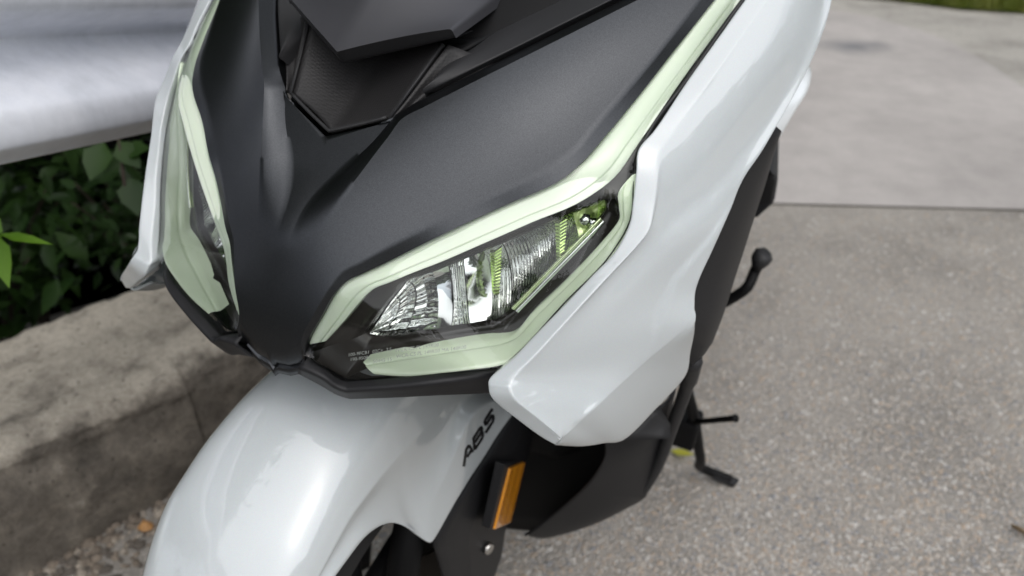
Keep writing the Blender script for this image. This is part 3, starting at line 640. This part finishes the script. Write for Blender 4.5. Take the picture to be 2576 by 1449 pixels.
lowO = [(1597,432),(1596,450),(1590,520),(1583,562),(1571,597),(1548,634),(1450,738),(1375,815),(1320,872),(1290,902),(1262,917),(1180,929),(1101,938),(1020,945),(945,940)]
opI = [(922,837),(937,848),(981,845),(1119,822),(1246,805),(1298,768),(1366,694),(1505,549),(1520,527),(1524,507),(1517,503),(1443,534),(1335,583),(1212,635),(1101,681),(1014,714),(990,742),(959,780),(931,822)]
opO = [(768,893),(866,952),(1000,896),(1112,878),(1244,856),(1290,844),(1416,720),(1543,580),(1562,545),(1562,496),(1590,432),(1440,447),(1320,498),(1170,568),(1060,620),(960,672),(885,705),(842,750),(800,830)]
lettering = []
for sd_ in (1, -1):
    # housing ring (the part's own mesh), open in the middle
    rows = []
    opD = [.013, .013, .020, .024, .030, .045, .05, .05, .05, .045, .013]+[.013]*8
    for a, b, d3 in zip(opI+opI[:1], opO+opO[:1], opD+opD[:1]):
        A, B = F_(*a, .030), (P(*b, LIy(b[0])+.003) if d3 > .013 else F_(*b, .016)); rows.append([A+A3([0, .012, 0]), A, mid(A, B, .12)+A3([0, -.003, 0]), mid(A, B, .5), B])
    hl = part('headlight', net(rows, 3, 3, sr=(0, 1, 4, 7, 10), sc=(1,)), m_house, side=sd_)
    hl['label'] = 'headlight unit beside the chrome reflector, on the kerb side' if sd_ < 0 else 'headlight unit with clear lens over a faceted chrome reflector'
    # upper arm of the housing behind the long light guide
    rows = [[F_(*a, .014), mid(F_(*a, .016), F_(*b, .016), .5), F_(*b, .013)] for a, b in zip(lensT[:7], lensB[:5]+[(1575,470),(1545,500)])]
    part('guide_tray', net(rows, 4, 3), m_house, hl, sd_)
    part('light_guide', band2(list(zip(lensT[:16], drlI)), .004, UIy, .002), m_drl, hl, sd_)
    part('light_guide', band2([((o_[0]+(9 if k_ < 10 else 0), o_[1]+(5 if k_ < 10 else 2)), i_) for k_, (o_, i_) in enumerate(zip(lowO, lowI))], .004, LIy, .003), m_drl2, hl, sd_)
    seal = smooth_path([F_(*p, .001) for p in lensB[:10]], 5); V, Fc = tube(seal, [.0022]*20+[.0007]*(len(seal)-20), 6); smesh('seal', V, Fc, m_seal, hl, sd_)
    # clear cover
    rows = []
    for a, b in zip(lensT, lensB):
        A, B = F_(*a, .001), F_(*b, .000); rows.append([mid(A, B, t)+A3([.1, -.8, .5])*.004*4*t*(1-t) for t in (0, .2, .4, .6, .8, 1)])
    lens = part('lens', net(rows, 5, 4), m_lens, hl, sd_)
    if sd_ > 0: LENS = lens
    # reflector: strips of chrome, two bowls parted by ribbed prisms
    tp = A3([F_(*p, .028) for p in ((924,832),(959,780),(990,742),(1014,714),(1101,681),(1212,635),(1335,583),(1443,534),(1520,500))])
    bt = A3([F_(*p, .028) for p in ((926,842),(950,848),(981,846),(1050,836),(1130,821),(1248,805),(1366,694),(1470,585),(1526,518))])
    TP, BT = spl(tp[:, None], 12)[:, 0], spl(bt[:, None], 12)[:, 0]; NP = len(TP)-1
    cuts = [0, .09, .16, .23, .30, .37, .44, .50, .55, .60, .65, .70, .75, .80, .86, .93, 1]; tilt = [.1, -.25, .2, -.1, .25, -.2, .3, -.9, .5, -.3, .35, -.25, .3, -.35, .2, .1]
    rr = np.random.default_rng(11)
    for k in range(len(cuts)-1):
        j1, j2, tl = rr.normal(0, .005), rr.normal(0, .005), rr.normal(0, .022); rows = []
        for s in np.linspace(0, 1, 9):
            r = []
            for w in np.linspace(0, 1, 4):
                t = cuts[k]+(cuts[k+1]-cuts[k])*w; i = t*NP; i0 = min(int(i), NP-1); fr = i-i0
                T, B = TP[i0]*(1-fr)+TP[i0+1]*fr, BT[i0]*(1-fr)+BT[i0+1]*fr
                bowl = .022*math.sin(math.pi*min(max(t/.52 if t < .52 else (t-.52)/.48, 0), 1))**.8
                ss = -.03+1.06*s
                r.append(mid(T, B, ss)+A3([0, 1, -.1])*(.010+bowl*(4*s*(1-s))**.8+(tilt[k]*.014*(w-.5)+j1*.3)*math.sin(math.pi*s)**.5-.014*(s-.5)))
            rows.append(r)
        ro = part('reflector_facet', A3(rows), (m_rl if k < 6 else m_chrome if k in (6, 8) else m_house if k == 7 and False else m_lime if k > 12 else m_rv), hl, sd_)
        uv = ro.data.uv_layers.new(name='UVMap')
        for lp_ in ro.data.loops: vi = lp_.vertex_index; uv.data[lp_.index].uv = ((vi % 4)/3+k*.37, (vi//4)/8)
    def ribs(q4, n, d):
        a, b, c, e = [F_(*p, d) for p in q4]; rows = []
        for i in range(2*n+1):
            t = i/(2*n); o_ = A3([0, -.0025 if i % 2 else 0, 0]); sk = A3([0, 0, -.0015])
            rows.append([mid(a, e, t)+o_, mid(mid(a, e, t), mid(b, c, t), .5)+o_+A3([0, -.002, 0])+sk, mid(b, c, t)+o_])
        part('ribbed_prism', A3(rows), m_rib, hl, sd_, smooth=False)
    ribs([(1234,628),(1264,616),(1258,742),(1240,730)], 15, .034); ribs([(1397,553),(1429,543),(1419,662),(1402,668)], 14, .034)
    # end bowl, its lime colour standing in for the mirrored light guide
    rows = []
    for t in np.linspace(0, 1, 7):
        T = mid(F_(1440, 538, .033), F_(1520, 503, .033), t); B = mid(F_(1455, 600, .033), F_(1522, 530, .033), t)
        rows.append([mid(T, B, s)+A3([0, .016*math.sin(3.14*s)*math.sin(3.14*t)+.002*(-1)**int(t*6+.5), 0]) for s in np.linspace(0, 1, 6)])
    part('end_reflector', A3(rows), m_guideglow, hl, sd_)
    # slim light bar along the lower edge
    for (aa, bb, wpx, mt_) in (((1519, 556), (1300, 782), 6, m_chrome), ((1512, 549), (1290, 776), 5, m_rib)):
        n_ = A3([.7, .7])*wpx; rows = []
        for t in np.linspace(0, 1, 10):
            u, v = aa[0]+(bb[0]-aa[0])*t, aa[1]+(bb[1]-aa[1])*t; A, B = F_(u-n_[0], v-n_[1], .024), F_(u+n_[0], v+n_[1], .022); rows.append([A, mid(A, B, .5)+A3([0, -.002, .001]), B])
        part('light_bar', net(rows, 2, 3), mt_, hl, sd_)
    for (u, v, rad) in ((1471, 512+40, .006), (1492, 558, .005)):
        c = F_(u, v, .036); V, Fc = tube([c+A3([0, .01, 0]), c+A3([0, -.002, 0]), c+A3([0, -.006, .0])], [rad, rad, rad*.55], 12); smesh('lamp_bulb', V, Fc, m_chrome, hl, sd_)

# ------------------------------------------------------------------ white side fairings
wr = [((1955,-120),(2012,-120),(2100,-120),0), ((1874,0),(1929,0),(2093,0),0), ((1729,204),(1790,200),(2037,165),0), ((1642,333),(1692,336),(1957,313),0),
 ((1604,380),(1658,390),(1915,385),0), ((1599,432),(1655,444),(1873,447),0), ((1591,509),(1647,518),(1840,520),0), ((1582,564),(1635,577),(1816,573),0),
 ((1548,632),(1607,615),(1786,639),0), ((1490,694),(1545,681),(1760,695),0), ((1428,759),(1477,753),(1747,735),0), ((1360,829),(1410,825),(1745,775),0),
 ((1298,894),(1347,894),(1744,801),(1745,803)), ((1255,932),(1308,934),(1659,879),(1737,886)), ((1231,953),(1288,958),(1600,930),(1724,948)), ((1227,972),(1283,976),(1540,985),(1652,1028)),
 ((1238,1005),(1295,1005),(1493,1030),(1577,1103)), ((1303,1059),(1345,1045),(1450,1068),(1520,1116)), ((1364,1103),(1395,1085),(1428,1090),(1455,1124)), ((1395,1120),(1413,1102),(1414,1102),(1396,1121))]
E3Y = [.93,.87,.81,.755,.725,.70,.68,.664,.648,.634,.628,.622,.618,.588,.567,.540,.515,.499,.489,.484]
yL4 = TPS([(1395,1120,.485),(1448,1124,.512),(1517,1116,.552),(1575,1104,.582),(1647,1032,.618),(1709,971,.645),(1724,948,.652),(1737,886,.642),(1744,801,.620)])
creaseU = lambda v: np.interp(v, [560, 639, 741, 808, 865, 900], [1790, 1740, 1677, 1648, 1634, 1630])
def fair_row(i):
    a, b, c, d = wr[i]; e0 = P(*a, float(np.interp(a[1], E0V, E0Y))-.004); e1 = P(*b, float(np.interp(b[1], E1V, E1Y))-.003); e3 = P(*c, E3Y[i])
    r = [e0+A3([0, .018, -.002]), e0, e1]
    fade = ([.5, .6, .8]+[1]*8+[.85, .7, .5, .35, .25, .15, .05, .02, 0])[i]
    for t in (.05, .12, .24, .40, .58, .75, .9):
        u, v = b[0]+(c[0]-b[0])*t, b[1]+(c[1]-b[1])*t
        dip = .0018*math.exp(-((t-.10)/.08)**2)*fade
        r.append(mid(e1, e3, t)+A3([-.35, .75, .1])*dip+A3([.6, -.6, .3])*([.010, .010, .009, .008, .006, .005, .004, .003, .002]+[0]*12)[i]*t*(1-t)*4)
    e4 = P(*d, yL4(*d)) if d else e3+A3([-.010, .022, -.004])
    return r+[e3, mid(e3, e4, .5)+A3([.001, -.001, 0]), e4, e4+A3([-.012, .015, .006])]
G = net([fair_row(i) for i in range(len(wr))], 7, 4, sc=(1, 2, 10, 12), fil=.0022)
cE1, cE3 = [int(np.argmin(np.linalg.norm(G[7*10]-fair_row(10)[q_], axis=1))) for q_ in (2, 10)]
for it_ in range(80):
    i_ = G[1:-1, cE1+2:cE3-1]; G[1:-1, cE1+2:cE3-1] = i_+.5*((G[:-2, cE1+2:cE3-1]+G[2:, cE1+2:cE3-1]+G[1:-1, cE1+1:cE3-2]+G[1:-1, cE1+3:cE3])/4-i_)
# valley fold and raised lobe pressed into the flank
n, m = G.shape[:2]
for i in range(n):
    for j in range(m):
        w = (G[i, j]-CAMS)@R3; w_ = w; f_ = w_[1]*_c-w_[2]*_s; u = W/2+F*w_[0]/f_; v = H/2-F*(w_[1]*_s+w_[2]*_c)/f_
        s = u-float(np.interp(v, [330, 445, 601, 700, 768, 830, 862, 905], [1960, 1880, 1781, 1697, 1666, 1645, 1640, 1640]))
        sm = lambda x: (lambda y: y*y*(3-2*y))(min(1, max(0, x)))
        vl = float(np.interp(u, [1400, 1510, 1579, 1649, 1718, 1788, 1843, 1899, 1996, 2080], [830, 736, 667, 597, 535, 479, 417, 347, 229, 120])); sv = (vl-v)*.76
        if cE1 < j < cE3: G[i, j] += A3([-.45, .75, -.25])*.0058*(math.exp(-(sv/70)**2) if sv > 0 else math.exp(-(sv/36)**2))*sm((j-cE1)/4)*sm((cE3-j)/4)*sm((u-1400)/220)*sm((2080-u)/120)
        k = sm((s+5)/13)*sm((v-380)/240)*sm((930-v)/120)
        if k > 0: G[i, j] += A3([.45, -.55, .35])*.0028*k
fairs = [part('side_fairing', G, m_white, side=s_, solid=.0025) for s_ in (1, -1)]
# ------------------------------------------------------------------ black lower bezel
bz = [((766,896),(755,924),(752,936)), ((811,927),(811,948),(811,967)), ((857,958),(851,975),(857,992)), ((871,962),(871,982),(879,999)), ((980,956),(981,974),(980,996)), ((1110,945),(1110,960),(1105,990)), ((1243,933),(1234,945),(1228,985)), ((1320,925),(1320,940),(1320,975))]
for s_ in (1, -1):
    rows = []
    for i, (a, b, c) in enumerate(bz):
        k = [.4, 0, 0, 0, 0, .3, 1.3, 2.][i]
        rows.append([F_(*a, .014+.006*k), F_(*a, .002+.006*k), F_(*b, -.005+.012*k), F_(*c, .006+.01*k), F_(*c, .006+.01*k)+A3([0, .035, -.002])])
    part('lower_bezel', net(rows, 5, 4, sr=(3,), sc=(1, 2, 3), fil=.0018), m_black, side=s_, solid=.002)
    # dark inner panel that closes the gap between bezel and fairing
    q4 = [F_(1215, 962, .03), F_(1330, 930, .05), P(1400, 1110, .53), P(1300, 1010, .53)]
    part('inner_panel', A3([[q4[0], q4[1]], [q4[3], q4[2]]]), m_dark, side=s_)
# ------------------------------------------------------------------ front mudguard
AX = A3([0, .50, -.940])
def pol(x, phi, rho): a = math.radians(phi); return AX+A3([x, -rho*math.sin(a), rho*math.cos(a)])
def it(phi, pts): return float(np.interp(phi, [p[0] for p in pts], [p[1] for p in pts]))
rows = []
for phi in (-44, -36, -29, -23, -18, -13, -8, -4, 0, 3, 6, 9, 12, 16, 20, 24, 29, 34, 40, 47):
    rc = it(phi, [(-44,.385),(-20,.418),(0,.432),(10,.427),(18,.416),(24,.410),(30,.401),(38,.384),(47,.365)])
    w1 = it(phi, [(-44,.083),(24,.085),(30,.081),(38,.072),(47,.058)])
    r1 = it(phi, [(-44,.345),(-20,.352),(-5,.355),(3,.361),(9,.368),(16,.374),(24,.370),(30,.362),(38,.349),(47,.336)])
    w2 = it(phi, [(-44,.104),(0,.102),(6,.096),(10,.091),(24,.089),(34,.078),(47,.062)])
    r2 = it(phi, [(-44,.335),(-24,.338),(-17,.325),(-12,.288),(-8,.274),(0,.256),(3,.262),(6,.284),(9,.306),(12,.321),(16,.338),(24,.353),(34,.345),(47,.325)])
    w3 = it(phi, [(-44,.112),(0,.112),(4,.104),(8,.094),(12,.090),(24,.089),(34,.078),(47,.062)])
    r3 = it(phi, [(-44,.322),(-36,.292),(-31,.271),(-18,.243),(-8,.226),(-3,.220),(0,.224),(3,.245),(6,.275),(9,.300),(12,.316),(16,.333),(24,.348),(34,.340),(47,.320)])
    c, p1, p2, p3 = pol(0, phi, rc), pol(w1, phi, r1), pol(w2, phi, r2), pol(w3, phi, r3)
    rows.append([c, pol(w1*.42, phi, rc-.004), pol(w1*.80, phi, rc-(rc-r1)*.36), p1, mid(p1, p2, .4)+A3([-.0045, 0, 0]), p2, p3, p3+A3([-.004, 0, 0]), p3+A3([-.02, 0, .012])])
G = net(rows, 4, 5, sc=(3, 5, 6), fil=.003)
mud = sympart('front_mudguard', G, m_white, solid=.0025)
# ------------------------------------------------------------------ fork guard, amber reflector, bolt
fg = [((1330,975),(1352,1000),(1362,1010)), ((1278,1048),(1318,1075),(1346,1085)), ((1216,1148),(1270,1168),(1322,1170)), ((1150,1250),(1215,1262),(1298,1250)), ((1093,1346),(1180,1350),(1274,1330)), ((1100,1400),(1185,1420),(1262,1400)), ((1115,1460),(1180,1480),(1240,1465)), ((1130,1580),(1170,1590),(1215,1585))]
for s_ in (1, -1):
    rows = [[PX(*a, .098), PX(*a, .106), PX(*b, .117), PX(*c, .114), PX(*c, .114)+A3([-.012, .02, 0])] for a, b, c in fg]
    fgo = part('fork_guard', net(rows, 4, 4, sc=(2, 3), fil=.003), m_black, side=s_, solid=.003)
    q4 = [Zm('Z8', *p) for p in ((352, 745), (450, 703), (352, 1100), (250, 1145))]
    X0 = .136
    a, b, c, d = [PX(*p, x) for p, x in zip(q4, (.140, .134, .134, .140))]
    nrm = np.cross(b-a, d-a); nrm /= np.linalg.norm(nrm)
    if nrm@(CAMS-a) < 0: nrm = -nrm
    V = [a, b, c, d, a-nrm*.006, b-nrm*.006, c-nrm*.006, d-nrm*.006]; Fc = [(0,3,2,1),(4,5,6,7),(0,1,5,4),(1,2,6,5),(2,3,7,6),(3,0,4,7)]
    rf = smesh('side_reflector', V, Fc, m_amber, side=s_, smooth=False); bevel(rf, .0015)
    la, ld = PX(*Zm('Z8', 312, 715), .140), PX(*Zm('Z8', 218, 1140), .140)
    V = [la, a-nrm*.003, d-nrm*.003, ld, la-nrm*.012+A3([0,.0,0]), b-nrm*.012, c-nrm*.012, ld-nrm*.012]
    hd = smesh('holder', V, Fc, m_black, rf, s_, smooth=False); bevel(hd, .001)
    bc = PX(*Zm('Z8', 208, 1268), .122); bn = A3([.95, -.25, .15]); bn /= np.linalg.norm(bn)
    V, Fc = tube([bc-bn*.004, bc+bn*.0015, bc+bn*.0035, bc+bn*.004], [.0085, .0085, .006, .002], 16); smesh('bolt', V, Fc, m_steel, fgo, s_)
    # fork leg
    V, Fc = tube([A3([.066, .55, -.70]), A3([.066, .52, -.80]), A3([.066, .50, -.95])], [.02, .02, .02], 14); smesh('fork_leg', V, Fc, m_dark, side=s_)
# ------------------------------------------------------------------ wheels
def wheel(name, yc, zc, Rr, wid, disc=True):
    c = A3([0, yc, zc]); V, Fc = [], []; n, k = 64, 14
    for i in range(n):
        a = 2*math.pi*i/n
        for j in range(k):
            b = 2*math.pi*j/k; rr_ = Rr-.055+.055*math.cos(b); V.append(c+A3([wid*math.sin(b), rr_*math.cos(a), rr_*math.sin(a)]))
    Fc = [(i*k+j, ((i+1) % n)*k+j, ((i+1) % n)*k+(j+1) % k, i*k+(j+1) % k) for i in range(n) for j in range(k)]
    w = smesh(name, V, Fc, m_rubber)
    pts = [c+A3([0, (Rr-.115)*math.cos(a), (Rr-.115)*math.sin(a)]) for a in np.linspace(0, 2*math.pi, 49)]
    V, Fc = tube(pts, .018, 8, False); smesh('rim', V, Fc, m_dark, w)
    for s in range(5):
        a = s*2*math.pi/5+.3; d = A3([0, math.cos(a), math.sin(a)]); V, Fc = tube([c+d*.02, c+d*(Rr-.12)], [.02, .012], 8); smesh('spoke', V, Fc, m_dark, w)
    V, Fc = tube([c+A3([-.07, 0, 0]), c+A3([.07, 0, 0])], .03, 16); smesh('hub', V, Fc, m_dark, w)
    if disc:
        V, Fc = [], []; n = 72
        for i in range(n):
            a = 2*math.pi*i/n
            for r_, x in ((.075, .068), (.125+.003*math.sin(a*12), .068), (.125+.003*math.sin(a*12), .072), (.075, .072)): V.append(c+A3([x, r_*math.cos(a), r_*math.sin(a)]))
        Fc = [(i*4+j, ((i+1) % n)*4+j, ((i+1) % n)*4+(j+1) % 4, i*4+(j+1) % 4) for i in range(n) for j in range(4)]
        smesh('brake_disc', V, Fc, m_disc, w, smooth=False)
    return w
wheel('front_wheel', .50, ZG+.292, .29, .055); wheel('rear_wheel', 1.98, ZG+.285, .283, .065, False)
# ------------------------------------------------------------------ leg shield, splash panels
for s_ in (1, -1):
    ls = [((1560,1060,.70),(1650,1020,.74),(1700,985,.77)), ((1519,1085,.71),(1610,1062,.745),(1688,1040,.785)), ((1523,1140,.715),(1600,1120,.75),(1668,1110,.795)), ((1494,1197,.72),(1572,1180,.76),(1645,1185,.80)),
          ((1455,1240,.725),(1540,1237,.765),(1626,1252,.81)), ((1400,1287,.73),(1500,1290,.77),(1600,1268,.815)), ((1337,1335,.735),(1425,1330,.775),(1518,1306,.81)), ((1320,1345,.74),(1365,1345,.77),(1418,1341,.80))]
    rows = [[P(a[0], a[1], a[2]+.06), P(*a), P(*b)+A3([.004, -.006, 0]), P(*c), P(*c)+A3([-.01, .05, 0])] for a, b, c in ls]
    part('leg_shield', net(rows, 4, 4, sr=(4,), sc=(1, 3), fil=.003), m_black, side=s_, solid=.003)
    # deep inner guard
    rows = [[P(1290, 1000, .78), P(1440, 1000, .80), P(1620, 1000, .80)], [P(1260, 1150, .80), P(1400, 1150, .84), P(1560, 1150, .82)], [P(1240, 1325, .82), P(1330, 1335, .86), P(1420, 1320, .82)]]
    part('inner_guard', net(rows, 5, 5), m_dark, side=s_, solid=.004)
    cp = [Zm('Z8', *p) for p in ((1070, 560), (1330, 335), (1402, 452), (1398, 545))]
    rows = [[P(*cp[0], .70), P(*cp[1], .74)], [P(*cp[3], .735), P(*cp[2], .75)]]
    part('shield_cap', net(rows, 4, 4), m_trim, side=s_, solid=.003)
    ed = smooth_path([P(1745, 905, .70), P(1728, 970, .74), P(1690, 1075, .78), P(1650, 1180, .80), P(1614, 1238, .81)], 6); V, Fc = tube(ed, [.010]*6+[.008]*(len(ed)-6), 8); smesh('shield_edge', V, Fc, m_trim, side=s_)
    sl_ = [((1957,313,.778),(1960,335,.82)), ((1878,444,.722),(1932,445,.82)), ((1816,573,.686),(1896,556,.80)), ((1786,639,.672),(1873,630,.785)), ((1754,713,.655),(1848,706,.765)), ((1747,760,.648),(1830,765,.75)), ((1745,810,.645),(1812,815,.74)), ((1739,860,.665),(1793,864,.735)), ((1738,893,.675),(1772,888,.725)), ((1735,905,.68),(1738,911,.71))]
    rows = [[P(a[0]-10, a[1], a[2]+.005), mid(P(a[0]-10, a[1], a[2]+.005), P(*b), .5)+A3([.005, -.008, .002]), P(*b), P(*b)+A3([-.02, .03, -.02])] for a, b in sl_]
    part('side_splash_panel', net(rows, 4, 5, sr=(7,), sc=(2,), fil=.003), m_black, side=s_, solid=.003)
    # step-through side, rear white cover
    rows = []
    rc_ = [((1900,420),(1905,430),1.0), ((1940,300),(1962,350),1.03), ((1950,270),(2002,282),1.07), ((1960,240),(2034,230),1.12), ((1980,200),(2045,185),1.18), ((1990,165),(2036,160),1.26), ((2000,140),(2015,140),1.4)]
    for a, b, y in rc_:
        A, B = P(*a, y), P(*b, y); rows.append([A+A3([-.10, .02, .10]), A+A3([-.02, 0, .04]), mid(A, B, .6)+A3([.0, -.01, .012]), B, B+A3([-.012, .03, -.02]), B+A3([-.08, .05, -.05])])
    part('rear_side_cover', net(rows, 4, 4, sc=(3,), fil=.008), m_bodyw, side=s_, solid=.003)
    c = P(1912, 500, 1.12); q8 = [P(*Zm('Y4', *p), y) for p, y in (((150,1060),1.14), ((215,1090),1.10), ((266,1130),1.12), ((240,1290),1.13), ((115,1400),1.12), ((60,1300),1.14))]
    V = q8+[p+A3([-.03, .22, .0]) for p in q8]; Fc = [(0,1,2,3,4,5), (11,10,9,8,7,6)]+[(i, i+6, (i+1) % 6+6, (i+1) % 6) for i in range(6)]
    fo = smesh('footboard', V, Fc, m_trim, side=s_, smooth=False); bevel(fo, .006)
# inner body, seat and tail: closes the machine behind the fairings
def loft(name, secs, mtl, **kw):
    rows = []
    for y, z, hw, hh in secs: rows.append([A3([hw*(abs(math.cos(a))**.6)*np.sign(math.cos(a)), y, z+hh*(abs(math.sin(a))**.6)*np.sign(math.sin(a))]) for a in np.linspace(0, 2*math.pi, 25)])
    G = spl(A3(rows), 5); n, m = G.shape[:2]
    return smesh(name, G.reshape(-1, 3), grid_faces(n, m)+[tuple(range(m-1)), tuple(range((n-1)*m, n*m-1))[::-1]], mtl, **kw)
loft('inner_body', [(.60,-.40,.12,.12),(.72,-.45,.20,.20),(.85,-.62,.22,.30),(1.0,-.74,.25,.22),(1.3,-.62,.27,.24),(1.7,-.56,.24,.22),(2.1,-.46,.12,.12)], m_dark)
loft('seat', [(1.08,-.50,.10,.04),(1.25,-.47,.16,.06),(1.6,-.44,.18,.06),(1.75,-.38,.17,.05),(2.1,-.34,.12,.05)], m_seat)
loft('engine_case', [(1.1,-.98,.14,.06),(1.4,-.98,.16,.10),(1.9,-.96,.12,.10),(2.05,-.95,.06,.06)], m_dark)
loft('steering_stem', [(.54,-.56,.05,.05),(.60,-.42,.05,.05)], m_dark)
# ------------------------------------------------------------------ side stand and stand lever
foot = w2s(GW(1838, 1206, .010)); fk = w2s(GW(1790, 1188, .022))
st = smooth_path([P(1722, 960, 1.03), P(1748, 1060, 1.08), P(1762, 1150, 1.13), fk, foot], 6)
V, Fc = tube(st, .0095, 12); stand = smesh('side_stand', V, Fc, m_dark)
V, Fc = box(mid(fk, foot, .75)-A3([0, 0, .004]), .05, .024, .010, A3([(foot-fk)/np.linalg.norm(foot-fk), [.3, .95, 0], [0, 0, 1.]])); bevel(smesh('stand_foot', V, Fc, m_black, stand, smooth=False), .003)
a, b = P(1748, 1062, 1.07), P(1851, 1052, 1.03); V, Fc = tube([a, mid(a, b, .5), mid(a, b, .95), b], [.005, .005, .0055, .007], 8); smesh('stand_tang', V, Fc, m_dark, stand)
V, Fc = box(P(1722, 1075, 1.09), .05, .05, .06); bevel(smesh('stand_bracket', V, Fc, m_dark, stand, smooth=False), .006)
lv = smooth_path([P(1815, 765, 1.10), P(1850, 745, 1.10), P(1880, 722, 1.10), P(1900, 680, 1.12), P(1908, 665, 1.12)], 5); V, Fc = tube(lv, .0085, 10); lev = smesh('stand_lever', V, Fc, m_dark)
V, Fc = tube([P(1904, 672, 1.12), P(1912, 655, 1.12), P(1922, 640, 1.13), P(1928, 634, 1.13)], [.009, .015, .0155, .010], 12); smesh('lever_pad', V, Fc, m_trim, lev)

# ------------------------------------------------------------------ writing, laid on the surfaces it is printed or moulded on
def bvh(o):
    dg = bpy.context.evaluated_depsgraph_get(); return BVHTree.FromObject(o, dg)
def lettering_on(target, text, org, ex, ey, size, mtl, name, lift=.0004, shear=0., bold=0.):
    """text baseline from pixel org along ex; ey is the way up; projected on the target's surface"""
    cu = bpy.data.curves.new('t', 'FONT'); cu.body = text; cu.size = 1.; cu.shear = shear; cu.offset = bold; cu.resolution_u = 3
    to = bpy.data.objects.new('t', cu); COL.objects.link(to); bpy.context.view_layer.update()
    me = bpy.data.meshes.new_from_object(to.evaluated_get(bpy.context.evaluated_depsgraph_get())); bpy.data.objects.remove(to)
    bm = bmesh.new(); bm.from_mesh(me); bmesh.ops.triangulate(bm, faces=bm.faces)
    bmesh.ops.subdivide_edges(bm, edges=[e for e in bm.edges if e.calc_length() > .25], cuts=1, use_grid_fill=False); bmesh.ops.triangulate(bm, faces=bm.faces)
    T = bvh(target); org, ex, ey = map(lambda q: A3(q, float), (org, ex, ey)); ok = True
    for v in bm.verts:
        u, w = org+ex*v.co.x*size+ey*v.co.y*size; d = R3@rayw(u, w); h = T.ray_cast(Vector(CAMS-ORG), Vector(d/np.linalg.norm(d)))
        if h[0] is None: ok = False; continue
        v.co = h[0]-Vector(d/np.linalg.norm(d))*lift
    bm.to_mesh(me); bm.free()
    o = bpy.data.objects.new(name, me); COL.objects.link(o); o.parent = target; me.materials.clear(); me.materials.append(mtl)
    if not ok: print('lettering missed', text)
    return o
bpy.context.view_layer.update()
def strokes_on(target, polys, org, ex, ey, th, mtl, name, lift):
    T = bvh(target); V, Fc = [], []
    for pl in polys:
        pl = [A3(org)+A3(ex)*s+A3(ey)*t for s, t in pl]; off = []
        for k in range(len(pl)):
            d = pl[min(k+1, len(pl)-1)]-pl[max(k-1, 0)]; d = d/np.linalg.norm(d); off.append(A3([-d[1], d[0]])*th/2)
        b = len(V)
        for p, o2 in zip(pl, off):
            for q2 in (p-o2, p, p+o2):
                d = R3@rayw(*q2); d = d/np.linalg.norm(d); h = T.ray_cast(Vector(CAMS-ORG), Vector(d)); V.append(h[0]-Vector(d)*lift if h[0] else Vector(V[-1] if V else (0, 0, 0)))
        for k in range(len(pl)-1): Fc += [(b+3*k+m_, b+3*k+m_+1, b+3*k+m_+4, b+3*k+m_+3) for m_ in (0, 1)]
    return mesh_obj(name, V, Fc, mtl, target, smooth=False)
def dens(pl, n=4): return [tuple(A3(a)*(1-t)+A3(b)*t) for a, b in zip(pl[:-1], pl[1:]) for t in np.linspace(0, 1, n, endpoint=False)]+[pl[-1]]
LA = [[(0,0),(.30,.62),(.50,1),(.72,1),(.80,.9),(.92,0)], [(.40,.34),(.84,.34)]]
LB = [[(.0,0),(.07,.5),(.14,1)], [(.10,1),(.80,1),(.93,.9),(.92,.66),(.80,.54),(.16,.54)], [(.80,.54),(.90,.42),(.86,.12),(.74,0),(.04,0),(.09,.34)]]
LS = [[(.98,1),(.28,1),(.16,.9),(.16,.64),(.28,.54),(.78,.54),(.90,.42),(.86,.12),(.74,0),(.02,0)]]
exA, eyA = A3([31., -49.]), A3([-10., -38.])*.62
for k_, L_ in enumerate((LA, LB, LS)): strokes_on(mud, [dens(s) for s in L_], A3([1167., 1174.])+A3([27., -42.])*k_, exA*.80, eyA, 7., m_ink, 'lettering', .0006)
ex = A3([1, -.135]); ey = A3([.05, -1.])
for tx, (u, v), s_ in (('50445 15', (937, 914), 13), ('WCR-CS PL 149R00', (993, 886), 13), ('WCR-CS PL 149R00 MA 148R00', (996, 901), 13), ('100-9FCB1  02C+  7.5', (875, 897), 12), ('190-95086', (880, 909), 12)):
    lettering_on(LENS, tx, (u, v), ex, ey, s_, m_frost, 'lettering', .0003)
